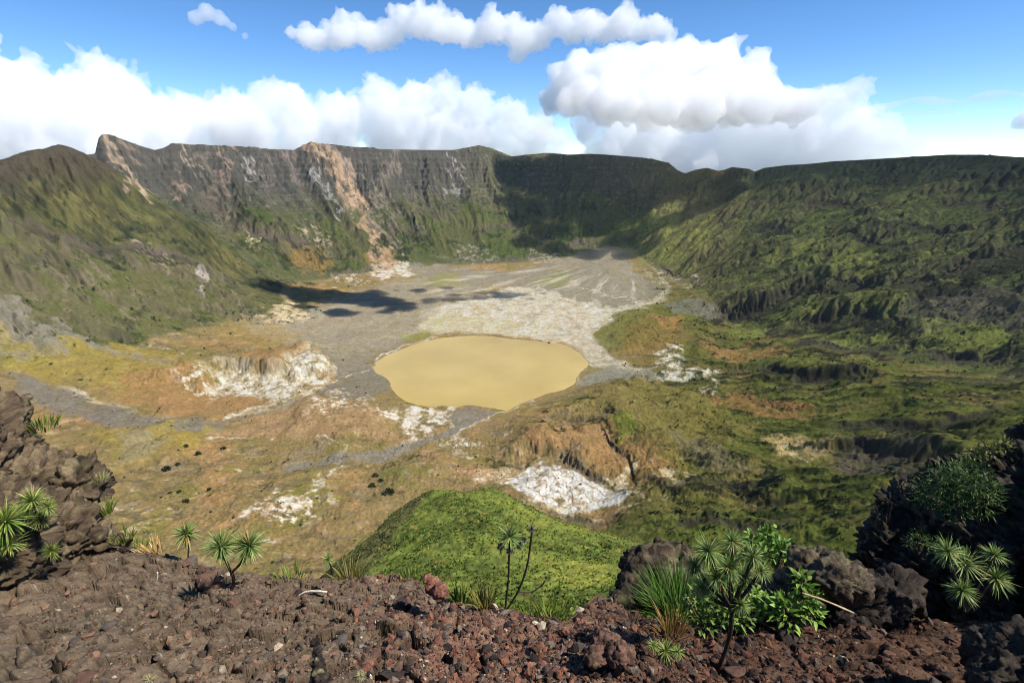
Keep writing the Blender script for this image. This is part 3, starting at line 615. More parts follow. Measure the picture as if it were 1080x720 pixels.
for q, w, c, k in [([(210,158),(222,185),(228,215),(240,238)], 5, S(140,124,108), .7), ([(280,158),(285,185),(280,215)], 5, S(136,122,110), .6), ([(415,160),(408,195),(412,235),(420,262)], 7, S(138,126,112), .7), ([(440,205),(445,235),(448,262)], 5, S(120,112,96), .6),
    ([(520,165),(512,190),(508,215)], 4, S(116,108,92), .6), ([(360,180),(372,205),(384,232)], 6, S(186,160,134), .7), ([(95,292),(110,310),(130,335)], 5, S(132,118,98), .6), ([(45,268),(55,290),(70,318)], 6, S(126,112,94), .6), ([(240,300),(250,318),(262,338)], 6, S(120,106,90), .6), ([(200,280),(210,300),(226,330)], 7, S(118,104,88), .6)]:
    stroke(q, w, c, 1.4, k, tex=SLG)
for q in ([(250,215),(262,228),(272,245)], [(272,262),(300,258),(330,270),(370,282)], [(420,255),(440,246),(452,262)], [(395,262),(410,256),(425,272)], [(530,238),(545,230),(560,262)], [(120,236),(180,252),(230,272)], [(20,232),(60,247),(100,266),(150,272),(190,276)], [(255,292),(280,300),(310,306)]):
    stroke(q, 8, S(42,48,34), 1.6, .95, tex=SLG)
for q in ([(180,205),(200,200),(218,225),(212,242),(195,235)], [(195,178),(235,205),(225,215),(200,195)], [(330,205),(345,203),(360,220),(352,230)]): paint(q, S(46,60,38), .008, 1.5, .85, spk)
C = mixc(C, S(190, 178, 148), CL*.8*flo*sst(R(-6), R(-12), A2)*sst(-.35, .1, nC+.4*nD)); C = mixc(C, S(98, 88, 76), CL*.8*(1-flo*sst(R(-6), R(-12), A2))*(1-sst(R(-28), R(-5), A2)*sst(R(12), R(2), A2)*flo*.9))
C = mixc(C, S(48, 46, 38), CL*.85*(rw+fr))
wl = rid2(X2/34+WA, Y2/34+WL, 4, seed=183, g=.55)
C = np.where((C[..., 0] > .34)[..., None], mixc(C, S(168,140,104), sst(.45, .8, wl)*.75), C)
speck = sst(.40, .52, fbm2(X2/17, Y2/17, 3, seed=181, g=.6)+.35*nB)*flo*calm*(1-plain)
C = mixc(C, S(58, 62, 34), speck*.75*(1-sst(.5, .8, C[..., 0]/.45)))
nG = n2(X2/5.3, Y2/5.3)*sst(1900, 900, RR)
thk = sst(.30, .46, fbm2(X2/20+WA*.4, Y2/20+WL*.4, 3, seed=191, g=.6)+.45*nB+.2*nA)*(isw+SPUR)   # scrub on the walls
C = mixc(C, S(40, 48, 30), thk*.8)
C *= (1+.38*nD+.26*nC+.28*nG)[..., None]
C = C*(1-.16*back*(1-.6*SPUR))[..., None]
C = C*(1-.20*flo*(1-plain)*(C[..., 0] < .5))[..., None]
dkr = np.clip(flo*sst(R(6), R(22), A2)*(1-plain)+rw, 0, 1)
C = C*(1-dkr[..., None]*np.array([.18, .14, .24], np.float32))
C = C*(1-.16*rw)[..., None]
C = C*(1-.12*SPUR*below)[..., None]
C = np.clip(C, .006, None); C = np.where(C > .36, .36+(C-.36)*.45, C)

mat_terrain = col_mat("terrain_cover", .97, .05, fine=((.16, .22), (.6, .18)))
def sheet(name, Z, fmask=None, cols=None, mat=None, rs=slice(None), cs=slice(None)):
    a = A2[rs, cs]; r = RR[rs, cs]
    V = np.stack([r*np.sin(a), r*np.cos(a), Z[rs, cs] if Z.shape == A2.shape else Z], -1).reshape(-1, 3)
    F = grid_faces(*a.shape)
    if fmask is not None:
        F = F[fmask.ravel()]; used = np.unique(F); rm = np.full(len(V), -1, np.int32); rm[used] = np.arange(len(used)); V = V[used]; F = rm[F]
        if cols is not None: cols = cols.reshape(-1, 3)[used]
    elif cols is not None: cols = cols.reshape(-1, 3)
    return mesh_from(name, V, F[:, ::-1], mat, cols=cols)
def inside_faces(M): return M > .5
gm = inside_faces(GHILL); smk = inside_faces(SPUR)&~gm
def face_split(M):
    f = M[:-1, :-1].astype(int)+M[1:, :-1]+M[:-1, 1:]+M[1:, 1:]; return f >= 2
fg = face_split(gm); fs = face_split(smk)&~fg; ft = ~(fg | fs)
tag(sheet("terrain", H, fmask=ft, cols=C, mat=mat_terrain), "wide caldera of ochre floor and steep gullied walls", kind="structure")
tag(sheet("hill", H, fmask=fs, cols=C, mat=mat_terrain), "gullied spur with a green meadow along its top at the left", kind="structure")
tag(sheet("hill", H, fmask=fg, cols=C, mat=mat_terrain), "bright green grassy hill below the rocky lip", kind="structure")
# scrub and grass too many to count
def clumps(name, label, px, py, pz, size, cols, mat, tall=1.0, nt=9, seed=0):
    q = np.random.default_rng(seed); n = len(px); ph = q.uniform(0, 6.28, (n, nt)); th = q.uniform(.1, 1.35, (n, nt)); L = size[:, None]*q.uniform(.6, 1.1, (n, nt)); w = size[:, None]*q.uniform(.16, .34, (n, nt))
    d = np.stack([np.sin(th)*np.cos(ph), np.sin(th)*np.sin(ph), np.cos(th)*tall], -1); sd = np.stack([-np.sin(ph), np.cos(ph), 0*ph], -1); b = np.stack([px, py, pz-size*.12], -1)[:, None]
    a0 = b+d*(L*.25)[..., None]-sd*w[..., None]; a1 = b+d*(L*.25)[..., None]+sd*w[..., None]; a2 = b+d*L[..., None]+sd*(w*.55)[..., None]; a3 = b+d*L[..., None]-sd*(w*.55)[..., None]
    V = np.stack([a0, a1, a2, a3], 2).reshape(-1, 3); F = np.arange(len(V)).reshape(-1, 4)
    cc = np.repeat(cols[:, None], nt, 1)*q.uniform(.7, 1.35, (n, nt, 1)); cc = np.repeat(cc[:, :, None], 4, 2).reshape(-1, 3)
    return tag(mesh_from(name, V, F, mat, smooth=False, cols=np.clip(cc, .005, .6)), label, kind="stuff")
mat_scrub = col_mat("scrub_leaf", .85, .15, fine=((1.5, .3),))
qs = np.random.default_rng(77)
def scatter(prob, n, rmin, rmax):
    """points spread evenly over the picture's ground, thinned by a cover map"""
    a = qs.integers(1, NA-1, n*6); lo, hi = np.searchsorted(LR, math.log(rmin)), np.searchsorted(LR, math.log(rmax)); l = qs.integers(lo, hi, n*6)
    k = qs.random(n*6) < prob[a, l]; a, l = a[k][:n], l[k][:n]
    az = AZ[a]+qs.uniform(-.5, .5, len(a))*(AZ[1]-AZ[0]); r = RR[a, l]; return a, l, r*np.sin(az), r*np.cos(az), H[a, l]
cover = np.clip(GHILL*.9*sst(-.5, .2, fbm2(X2/25, Y2/25, 3, seed=201)), 0, 1)
a, l, x, y, z = scatter(cover, 22000, 90, 480)
gc = C[a, l]*np.array([.95, 1.08, .8])*qs.uniform(.65, 1.5, (len(a), 1))
clumps("grass", "tussock grass growing all over the bright green hill", x, y, z, qs.uniform(.5, 1.7, len(a)), gc, mat_scrub, 1.2, 8, 1)
cover = np.clip(BUSH*1.0+thk*.7+speck*.7+.03*right_flo+.10*rw+.04*back*sst(.6, .3, tw)+.05*SPUR+.015*flo*(1-plain)+.5*right_flo*sst(.05, .3, STRK), 0, 1)*(1-GHILL)*sst(450, 560, RR)*sst(.93, .88, tw)
a, l, x, y, z = scatter(cover, 40000, 500, 4300)
gc = np.array([S(58, 68, 34), S(74, 82, 40), S(46, 56, 30)])[qs.integers(0, 3, len(a))]*qs.uniform(.6, 1.3, (len(a), 1))
clumps("undergrowth", "dark scrub spread over the slopes and hollows of the caldera", x, y, z, np.minimum(5.5, 1.4+1.2*qs.pareto(2.4, len(a)))*np.clip(RR[a, l]/1300, .9, 1.8), gc, mat_scrub, .9, 9, 2)
print("terrain", time.time()-T0)

# lake
lk = [first_hit(u, v) for u, v in densify(lake_px, True, 6)]
pc = np.array([[math.exp(l)*math.sin(a), math.exp(l)*math.cos(a)] for a, l in lk]); cc = pc.mean(0)
V = [(cc[0], cc[1], LAKE_Z)] + [(cc[0]+(p[0]-cc[0])*1.05, cc[1]+(p[1]-cc[1])*1.05, LAKE_Z) for p in pc]
n = len(pc); F = [(0, 1+(i+1) % n, 1+i) for i in range(n)]
m, nt, b = mat_base("muddy_water", .10, .5)
tc = nt.nodes.new("ShaderNodeTexCoord"); nz = nt.nodes.new("ShaderNodeTexNoise"); nz.inputs["Scale"].default_value = .006; nz.inputs["Detail"].default_value = 4
cr = nt.nodes.new("ShaderNodeValToRGB"); cr.color_ramp.elements[0].position = .3; cr.color_ramp.elements[1].position = .75
cr.color_ramp.elements[0].color = (*S(174,149,79), 1); cr.color_ramp.elements[1].color = (*S(191,166,94), 1)
nt.links.new(tc.outputs['Object'], nz.inputs['Vector']); nt.links.new(nz.outputs['Fac'], cr.inputs[0]); nt.links.new(cr.outputs[0], b.inputs['Base Color'])
nz2 = nt.nodes.new("ShaderNodeTexNoise"); nz2.inputs["Scale"].default_value = .5; nz2.inputs["Detail"].default_value = 3
bp = nt.nodes.new("ShaderNodeBump"); bp.inputs["Strength"].default_value = .35; bp.inputs["Distance"].default_value = .4
nt.links.new(tc.outputs['Object'], nz2.inputs['Vector']); nt.links.new(nz2.outputs['Fac'], bp.inputs['Height']); nt.links.new(bp.outputs[0], b.inputs['Normal'])
lake = tag(mesh_from("lake", V, np.array(F)[:, ::-1], m), "muddy ochre lake on the caldera floor", kind="structure")
# ================================================================== clouds (closed bodies of real vapour)
def vapour(name, dens):
    m = bpy.data.materials.new(name); m.use_nodes = True; nt = m.node_tree; nt.nodes.remove(nt.nodes["Principled BSDF"])
    v = nt.nodes.new("ShaderNodeVolumeScatter"); v.inputs["Density"].default_value = dens; v.inputs["Color"].default_value = (1, 1, 1, 1); v.inputs["Anisotropy"].default_value = 0.0
    nt.links.new(v.outputs[0], nt.nodes["Material Output"].inputs["Volume"]); m.cycles.homogeneous_volume = True
    return m
def _voxel(me, voxel):
    o = bpy.data.objects.new("union", me); COL.objects.link(o)
    md = o.modifiers.new("r", 'REMESH'); md.mode = 'VOXEL'; md.voxel_size = voxel; md.adaptivity = 0
    dg = bpy.context.evaluated_depsgraph_get(); e = o.evaluated_get(dg); em = e.to_mesh()
    V = np.empty(len(em.vertices)*3, np.float32); em.vertices.foreach_get("co", V); N = np.empty_like(V); em.vertices.foreach_get("normal", N)
    nl = len(em.loops); L = np.empty(nl, np.int32); em.loops.foreach_get("vertex_index", L)
    tot = np.empty(len(em.polygons), np.int32); em.polygons.foreach_get("loop_total", tot); st = np.concatenate([[0], np.cumsum(tot)[:-1]])
    F = [L[st[tot == k][:, None]+np.arange(k)] for k in np.unique(tot)]
    e.to_mesh_clear(); bpy.data.objects.remove(o); bpy.data.meshes.remove(me)
    return V.reshape(-1, 3).astype(np.float64), N.reshape(-1, 3).astype(np.float64), F
def union_blobs(blobs, voxel, base_sub=2):
    """blobs: (centre, radius (3,)); returns vertices, normals, faces of the voxel-remeshed union"""
    bm = bmesh.new()
    for c, r in blobs:
        bmesh.ops.create_icosphere(bm, subdivisions=base_sub, radius=1.0, matrix=Matrix.Translation(c) @ Matrix.Diagonal((r[0], r[1], r[2], 1)))
    me = bpy.data.meshes.new("union"); bm.to_mesh(me); bm.free()
    return _voxel(me, voxel)
def clean(V, F, voxel, keep=True):
    """remesh after displacement, and drop stray crumbs"""
    o = mesh_from("union", V, F); me = o.data; bpy.data.objects.remove(o); V, N, F = _voxel(me, voxel)
    lab = np.arange(len(V))
    E = np.concatenate([np.stack([f[:, i], f[:, (i+1) % f.shape[1]]], 1) for f in F for i in range(f.shape[1])])
    for _ in range(400):
        m = np.minimum(lab[E[:, 0]], lab[E[:, 1]]); old = lab.copy(); np.minimum.at(lab, E[:, 0], m); np.minimum.at(lab, E[:, 1], m); lab = lab[lab]
        if (lab == old).all(): break
    u, c = np.unique(lab, return_counts=True); good = np.isin(lab, u[c > max(120, .004*len(V))])
    F = [f[good[f].all(1)] for f in F]; used = np.unique(np.concatenate([f.ravel() for f in F])); rm = np.zeros(len(V), np.int64); rm[used] = np.arange(len(used))
    return V[used], [rm[f] for f in F]
def cloud(label, circ, D, dens, voxel=20, puff=10, depth=1.0, amp=.28, flat=1.0, seed=0):
    rg = random.Random(seed); blobs = []
    for q in circ:
        u, v, r = q[:3]; d = q[3] if len(q) > 3 else D
        c = XYZ(u, v, d); R0 = r*d/585
        blobs.append((c, (R0, R0*depth, R0*flat)))
        for i in range(puff):                    # cauliflower lobes over the main body
            n = Vector((rg.gauss(0, 1), rg.gauss(0, 1)*.9-.3, rg.gauss(0, 1)+.25)).normalized()
            k = rg.uniform(.22, .5); p = c + Vector((n.x*R0, n.y*R0*depth, n.z*R0*flat))*rg.uniform(.75, .98)
            blobs.append((p, (R0*k, R0*k, R0*k*max(flat, .5))))
            for _ in range(2):
                n_ = Vector((rg.gauss(0, 1), rg.gauss(0, 1)-.3, rg.gauss(0, 1)+.3)).normalized(); k2 = k*rg.uniform(.35, .6)
                if R0*k2 > voxel*1.6: blobs.append((p+n_*R0*k*.9, (R0*k2,)*3))
    V, N, F = union_blobs(blobs, voxel)
    s = np.mean([q[2] for q in circ])*D/545
    d = fbm3(V/(s*.55), 2, seed=seed)*.22*s*amp/.28 + (np.abs(fbm3(V/(s*.30), 5, g=.62, seed=seed+5))-.12)*.75*s*amp/.28
    V, F = clean(V + N*d[:, None], F, voxel)
    c = V.mean(0)
    o = mesh_from("cloud", V-c, F, vapour("cloud_vapour", dens)); o.location = c
    return tag(o, label, "cloud", "clouds over the far rim")
cloud("wide bank of white cumulus behind the left peaks of the rim", [(20,116,34),(70,120,28),(110,104,27),(150,140,30),(40,149,42),(100,149,42),(170,144,36),(222,124,17),(195,124,16),(245,144,30),(60,174,30),(130,174,30),(200,172,28),(-40,127,50),(-120,142,55),(-10,96,14)], 6600, .0055, voxel=17, seed=1, amp=.36)
cloud("long low cumulus bank behind the middle of the rim", [(290,112,22),(274,99,11),(310,125,26),(360,128,26),(400,108,21),(398,92,10),(440,110,22),(470,102,17),(500,120,22),(540,130,21),(466,138,26),(450,150,24),(570,140,19),(588,150,12),(330,150,28),(420,145,33),(500,150,28),(262,140,28),(555,155,18),(300,170,24),(360,172,24),(430,172,26),(490,172,26),(545,172,22),(590,170,14)], 6300, .0055, voxel=16, seed=2, amp=.36)
cloud("long flat ragged cloud floating high above the middle bank", [(330,40,15),(360,36,18),(395,40,17),(430,20,16),(452,25,20),(482,32,18),(520,30,18),(555,42,19),(545,60,9),(590,22,14),(620,26,17),(655,26,17),(690,28,14),(705,36,8),(375,22,9),(310,36,7),(378,34,13),(412,34,15),(468,36,13),(500,38,12),(538,34,14),(574,34,14),(604,32,14),(640,30,13),(500,44,9),(540,24,12),(572,42,10),(606,38,10),(640,36,12),(672,38,9)], 6500, .007, voxel=14, flat=.66, amp=.40, seed=3)
cloud("towering bright cumulus over the shaded part of the rim", [(605,90,24,4360),(582,106,14,4360),(612,72,16,4360),(650,86,30,4360),(685,80,30,4360),(720,84,33,4360),(755,78,26,4310),(620,104,18,3960),(660,104,22,3960),(700,106,24,3960),(740,106,24,3960),(780,104,22,3960),(830,112,15,3910),(850,112,14,3760),(800,110,18,3410),(600,110,14,4110),(790,82,20,4110),(808,96,16,4010),(680,108,24,3660),(735,108,24,3810),(640,108,20,3810),(700,62,12,4110),(780,108,22,3610),(815,112,16,3660),(660,112,16,3460),(700,114,18,3410),(745,112,18,3410),(840,116,12,3710)], 4000, .010, voxel=14, seed=4)
cloud("broad cumulus spilling down behind the right part of the rim", [(780,130,36),(830,134,32),(865,130,25),(885,112,18),(900,98,12),(914,91,6.5),(890,150,28),(930,148,19),(700,150,36),(745,165,34),(800,165,32),(850,165,28),(958,158,10),(660,145,30),(620,135,18),(700,180,30),(770,185,30),(900,172,22),(640,165,24)], 6600, .0045, voxel=18, seed=5)
cloud("small torn scrap of cloud high in the left of the sky", [(218,13,7),(206,19,6),(232,20,6),(245,28,4),(258,38,3),(268,46,2.5)], 6500, .006, voxel=12, puff=6, amp=.5, seed=6)
cloud("thin streak of cloud trailing to the right of the big cumulus", [(u, 113-(u-905)*.075+3*math.sin(u*.07), 5.2+1.6*math.sin(u*.11)) for u in range(905, 1082, 6)]+[(u, 121-(u-920)*.03, 3.6) for u in range(920, 1010, 6)], 6800, .0035, voxel=14, puff=3, amp=.25, flat=.5, seed=7)
cloud("small puff of cloud low over the right end of the rim", [(1076,129,6),(1086,126,8),(1100,130,8)], 6800, .010, voxel=14, puff=6, seed=8)
# two shreds drift high over the floor, above the frame; their shadows lie on the ash plain
_sd = Vector((math.cos(R(54))*math.sin(R(108)), math.cos(R(54))*math.cos(R(108)), math.sin(R(54))))
def shred(label, pts, t, dens, seed):
    dens *= 1.8; pts = [(u, v, r*1.25) for u, v, r in pts]
    circ = []
    for u, v, r in pts:
        a, l = first_hit(u, v); r_ = math.exp(l); p = Vector((r_*math.sin(a), r_*math.cos(a), -690.))+_sd*t
        circ.append((p, r*r_/540))
    rg = random.Random(seed); blobs = []
    for p, r in circ:
        blobs.append((p, (r, r*.9, r*.5)))
        for i in range(8):
            k = r*rg.uniform(.25, .6); blobs.append((p+Vector((rg.gauss(0, .8)*r, rg.gauss(0, .7)*r, rg.gauss(0, .25)*r)), (k*1.5, k, k*.6)))
    V, N, F = union_blobs(blobs, 12); V = V+N*(fbm3(V/70, 4, g=.6, seed=seed)*45)[:, None]; c = V.mean(0)
    o = mesh_from("cloud", V-c, F, vapour("cloud_vapour", dens)); o.location = c; tag(o, label, "cloud", "shreds of cloud over the caldera floor")
shred("long thin shred of cloud high over the ash plain", [(320,312,14),(345,314,18),(372,315,20),(400,318,20),(425,322,14),(395,308,9)], 2450, .02, 61)
shred("short thin shred of cloud high over the middle of the fan", [(440,306,7),(470,304,6),(480,316,8),(505,314,10),(530,312,10),(552,310,6),(455,316,7)], 2450, .015, 62)
shred("small shred of cloud high over the foot of the left wall", [(285,300,12),(300,312,16),(318,318,12)], 2450, .02, 63)
# ================================================================== the rocky lip the picture is taken from
lip_px = [(-300,600),(-120,600),(0,590),(60,585),(130,578),(170,584),(200,592),(240,600),(280,606),(320,611),(360,609),(395,606),(425,606),(445,616),(470,630),(500,637),(530,640),(560,646),(590,652),(600,654),(612,640),(630,628),(648,634),(668,648),(700,654),(740,650),
          (790,644),(830,636),(870,634),(930,638),(1000,645),(1040,645),(1080,645),(1200,645),(1400,640)]
GA = np.arange(R(-86), R(86), R(.085)*DEV)
def plane_r(u, v):
    a, t = azel(u, v); return float(a), 1.86/(-float(t)-.56*math.cos(float(a)))
_l = sorted(plane_r(*p) for p in lip_px)
lip_r = np.interp(GA, [k[0] for k in _l], [k[1] for k in _l])
lip_r = lip_r*(1+.012*n2(GA*60, GA*0+.5)+.01*n2(GA*190, GA*0+1.5))
NT = int(430/DEV); NS = 60
tt = np.concatenate([np.linspace(0, 1, NT), np.zeros(NS)])
r0 = 1.15
GRr = r0*(lip_r[:, None]/r0)**tt[None]
sk = np.linspace(0, 1, NS+1)[1:]**1.6*16
GRr[:, NT:] = lip_r[:, None]+sk[None]
GAa = GA[:, None]+0*GRr
GX, GY = GRr*np.sin(GAa), GRr*np.cos(GAa)
over = np.clip(GRr-lip_r[:, None], 0, None)
GZ = -1.86-.56*np.minimum(GRr, lip_r[:, None])*np.cos(GAa) - over*1.75 - .25*(1-np.exp(-over*3))
GZ += sst(R(18), R(30), GAa)*(-.10)
P3 = np.stack([GX, GY, GZ], -1)
lump = fbm3(P3/1.1, 3, seed=3)
GZ0 = GZ.copy()
inn = sst(0, .25, lip_r[:, None]-GRr)*.7+.3
GZ = GZ + inn*(lump*.16 + (rid3(P3/.42, 4, seed=9, g=.55)-.2)*.055 + fbm3(P3/.11, 3, seed=12, g=.6)*.022)
# layered slabs of bedrock show through at the lower left
_fv, _fe = facet3((P3[:, :NT]+.05*np.stack([lump, np.roll(lump, 37, 0), np.roll(lump, 91, 1)], -1)[:, :NT]).reshape(-1, 3)/.24, 77)
_fv = np.pad(_fv.reshape(-1, NT), ((0, 0), (0, NS))); _fe = np.pad(_fe.reshape(-1, NT), ((0, 0), (0, NS)), constant_values=1)
facm = .35+.65*sst(-.2, .25, fbm3(P3/1.6, 3, seed=14)+.35*sst(R(-5), R(-25), GAa))
GZ = GZ+inn*facm*(_fv*.10-.045*np.exp(-_fe*10))
slabm = sst(.05, .25, fbm2(GX/1.3+3, GY/1.3, 3, seed=40))*sst(R(0), R(-14), GAa)
sq = (GX*.55+GY*.35+fbm2(GX/.6, GY/.6, 4, seed=41)*.12)/.16; sf = sq-np.floor(sq)
GZ = GZ + slabm*inn*(sst(.1, .9, sf)*.035-.01)
G3 = np.stack([GX, GY, GZ], -1)
g1 = fbm3(P3/.8, 4, seed=50); g2 = fbm3(P3/.16, 4, seed=52, g=.6); g3 = fbm3(P3/.04, 3, seed=54, g=.65)
def SG(r, g, b): return S(r, g, b, 1.0)
GC = np.zeros(GX.shape+(3,), np.float32); GC[:] = SG(128, 100, 78)
GC = mixc(GC, SG(142, 108, 88), sst(-.1, .3, g1+.4*g2)); GC = mixc(GC, SG(96, 78, 66), sst(.0, .35, -g1+.5*g2))
GC = mixc(GC, SG(120, 103, 84), sst(R(-8), R(-26), GAa+.25*g1)*.85); GC = mixc(GC, SG(122, 106, 86), slabm*.8); GC = mixc(GC, SG(70, 60, 54), slabm*sst(.2, .0, sf)*.7)
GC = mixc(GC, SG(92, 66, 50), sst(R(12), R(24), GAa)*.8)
GC = mixc(GC, SG(176, 160, 136), sst(.34, .5, g3+.3*g2)*.6); GC = mixc(GC, SG(48, 38, 34), sst(.2, .45, -g3-.3*g2)*.5)
GC = mixc(GC, SG(104, 116, 52), sst(0, .4, over)*sst(-.1, .25, g1+.3*g2)*.8)
GC = GC*(1-.5*facm*np.exp(-_fe*11))[..., None]
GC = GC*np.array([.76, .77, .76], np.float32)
GC = np.clip(GC*(1+.45*g3)[..., None], .01, .7)
mat_scree = col_mat("scree", .95, .15, fine=((9, .3), (60, .35)), bump=(120, .6, .01))
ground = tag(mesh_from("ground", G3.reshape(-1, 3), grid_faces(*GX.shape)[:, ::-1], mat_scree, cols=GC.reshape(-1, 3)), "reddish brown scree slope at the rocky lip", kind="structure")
def ghit(u, v):
    """point of the scree seen at a photo pixel"""
    a, t = azel(u, v); i = int(np.clip(round((float(a)-GA[0])/(GA[1]-GA[0])), 0, len(GA)-1))
    ok = np.nonzero(GZ[i] <= float(t)*GRr[i]+1e-9)[0]
    j = np.nonzero(GZ[i] >= float(t)*GRr[i])[0]
    j = j[0] if len(j) else NT-1
    j = min(j, NT-1)
    return Vector((GX[i, j], GY[i, j], GZ[i, j]))
def gz_at(x, y):
    a = math.atan2(x, y); r = math.hypot(x, y); i = int(np.clip(round((a-GA[0])/(GA[1]-GA[0])), 0, len(GA)-1)); j = int(np.clip(np.searchsorted(GRr[i], r), 0, GRr.shape[1]-1)); return float(GZ[i, j])

# ------------------------------------------------------------------ rocks
def stone_shape(seed, sub=2, rough=.35, sharp=True):
    bm = bmesh.new(); bmesh.ops.create_icosphere(bm, subdivisions=sub, radius=1.0); V = np.array([v.co[:] for v in bm.verts]); F = np.array([[v.index for v in f.verts] for f in bm.faces]); bm.free()
    q = np.random.default_rng(seed)
    for i in range(9):                           # chop facets
        n = q.normal(size=3); n /= np.linalg.norm(n); d = q.uniform(.45, .85); h = V@n-d; V = V - np.clip(h, 0, None)[:, None]*n
    V = V*(1+rough*fbm3(V*1.1, 3, seed=seed*3.7))[:, None]
    V *= np.array([q.uniform(.8, 1.3), q.uniform(.7, 1.0), q.uniform(.5, .8)])
    return V, F
mat_rock = col_mat("lava_rock", .92, .2, fine=((4, .3), (25, .35), (110, .3)), bump=(45, .8, .02))
def rock_mesh(blobs, voxel, seed, tone, strata=.0, sdir=(0, 0, 1), amp=1.0, lichen=.0, fs=None):
    V, N, F = union_blobs(blobs, voxel, 3)
    ex = np.abs(V-V.mean(0)).max(0); s = fs or float(ex.mean())
    sd = np.array(sdir, float); sd /= np.linalg.norm(sd)
    W = V + .1*s*np.stack([fbm3(V/(s*.5), 3, seed=seed+k) for k in (31, 47, 59)], -1)
    if strata: W = W + (W@sd)[:, None]*sd*1.6
    f1, e1 = facet3(W/(s*.55), seed); f2, e2 = facet3(W/(s*.22), seed+5); f3, e3 = facet3(W/(s*.085), seed+9)
    d = (f1*.15+f2*.085+f3*.035)*s*amp - .05*s*amp*np.exp(-e2*9) - .02*s*amp*np.exp(-e3*9) + fbm3(V/.06, 3, seed=seed+6, g=.65)*.014*amp; q = (V@sd+fbm3(V/(s*.6), 4, seed=seed+9)*s*.22)/max(s*.11, .05); f = q-np.floor(q)
    if strata: d = d + strata*(sst(.05, .55, f)*sst(1, .85, f)-.5)*(.6+.8*n3(V/(s*.4)+7))
    V = V+N*d[:, None]
    a = fbm3(V/(s*.3), 4, seed=seed+20); b = fbm3(V/.05, 3, seed=seed+22, g=.62)
    C = np.zeros((len(V), 3), np.float32); C[:] = SG(*tone[0]); C = mixc(C, SG(*tone[1]), sst(-.1, .3, a+.4*b)); C = mixc(C, SG(*tone[2]), sst(.0, .35, -a+.6*b)*.8)
    if strata: C = mixc(C, SG(*[c*.62 for c in tone[1]]), sst(.12, .02, f)*.6)
    if lichen: C = mixc(C, SG(176, 170, 120), sst(.25, .4, fbm3(V/.12, 4, seed=seed+30)+.3*N[:, 2])*lichen)
    C = C*(1-.45*np.exp(-e2*12)-.3*np.exp(-e3*12))[:, None]   # colour darker along the facet cracks
    C = np.clip(C*(1+.3*b)[:, None], .008, .7)
    return V, F, C
def rock(label, circ, D, tone, voxel=.025, seed=0, strata=0., sdir=(0, 0, 1), depth=1., amp=1., name="rock", cat="rock", fs=None, lichen=.15):
    blobs = []
    for q in circ:
        u, v, r = q[:3]; d = q[3] if len(q) > 3 else D
        x, y, z = ray(u, v); k = d/math.sqrt(x*x+y*y+z*z); R0 = r/540*k; fl_ = q[4] if len(q) > 4 else 1
        blobs.append((XYZ(u, v, d), (R0, R0*depth, R0*fl_)))
    V, F, C = rock_mesh(blobs, voxel, seed, tone, strata, sdir, amp, lichen, fs)
    c = Vector((*V[:, :2].mean(0), V[:, 2].min()))
    o = mesh_from(name, V-np.array(c), F, mat_rock, cols=C); o.location = c
    return tag(o, label, cat)
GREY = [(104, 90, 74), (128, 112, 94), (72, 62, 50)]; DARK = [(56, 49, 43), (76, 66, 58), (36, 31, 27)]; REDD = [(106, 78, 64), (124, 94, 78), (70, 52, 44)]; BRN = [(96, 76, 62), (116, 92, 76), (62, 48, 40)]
rock("grey brown outcrop of tilted lava layers rising at the left edge of the lip", [(-300,500,120,9.2),(-190,490,100,9.4),(-190,610,110,8.4),(-330,640,130,8.0),(-80,490,88,9.5),(-22,485,52,9.5),(-6,440,24,9.6),(24,515,42,9.2),(58,512,32,9.2),(76,514,30,9.0),(4,565,58,8.8),(66,566,38,8.7),(104,570,20,8.6),(-60,590,90,8.2),(128,582,11,8.5),(70,486,16,9.3)], 9, [(96,80,62),(120,102,80),(60,50,40)], voxel=.026, seed=11, strata=.09, sdir=(.45, -.25, .85), amp=1.05, fs=.95)
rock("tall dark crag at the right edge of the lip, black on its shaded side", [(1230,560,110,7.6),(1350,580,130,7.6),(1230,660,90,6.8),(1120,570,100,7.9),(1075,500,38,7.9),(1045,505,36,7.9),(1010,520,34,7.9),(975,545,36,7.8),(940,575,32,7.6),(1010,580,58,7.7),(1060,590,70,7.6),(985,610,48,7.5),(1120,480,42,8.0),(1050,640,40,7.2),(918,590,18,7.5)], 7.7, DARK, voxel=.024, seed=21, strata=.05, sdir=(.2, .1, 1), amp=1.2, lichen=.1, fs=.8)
rock("flat topped grey boulder wedged left of the dark crag", [(858,602,26,5.5,.75),(882,606,27,5.4,.75),(850,590,16,5.6),(900,616,18,5.4),(842,580,9,5.6),(866,588,14,5.6)], 5.5, [(86,74,60),(108,94,78),(60,52,42)], seed=31, amp=1.15, voxel=.018)
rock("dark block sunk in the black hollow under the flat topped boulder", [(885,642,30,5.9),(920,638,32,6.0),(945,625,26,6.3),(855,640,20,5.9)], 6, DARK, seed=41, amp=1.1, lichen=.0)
rock("dark pointed rock behind the mound of fine green grass", [(690,608,34,6.1),(672,622,24,6.0),(716,600,26,6.2),(718,580,12,6.2),(719,571,6,6.2),(700,590,20,6.2),(655,640,16,5.8)], 6.1, [(70,58,46),(92,78,64),(44,37,30)], seed=51, amp=1.0)
rock("small upright red rock on the edge of the lip", [(457,617,9,5.0),(452,611,6,5.0),(464,624,9,4.9)], 5, [(136,88,72),(150,102,84),(96,64,54)], voxel=.008, seed=61, amp=.7)
rock("low knobbly reddish rock half sunk in the scree below the notch in the lip", [(640,680,17,4.1,.7),(655,690,15,4.0,.7),(628,692,13,4.0,.6)], 4.1, REDD, voxel=.01, seed=71, amp=1., lichen=.05)
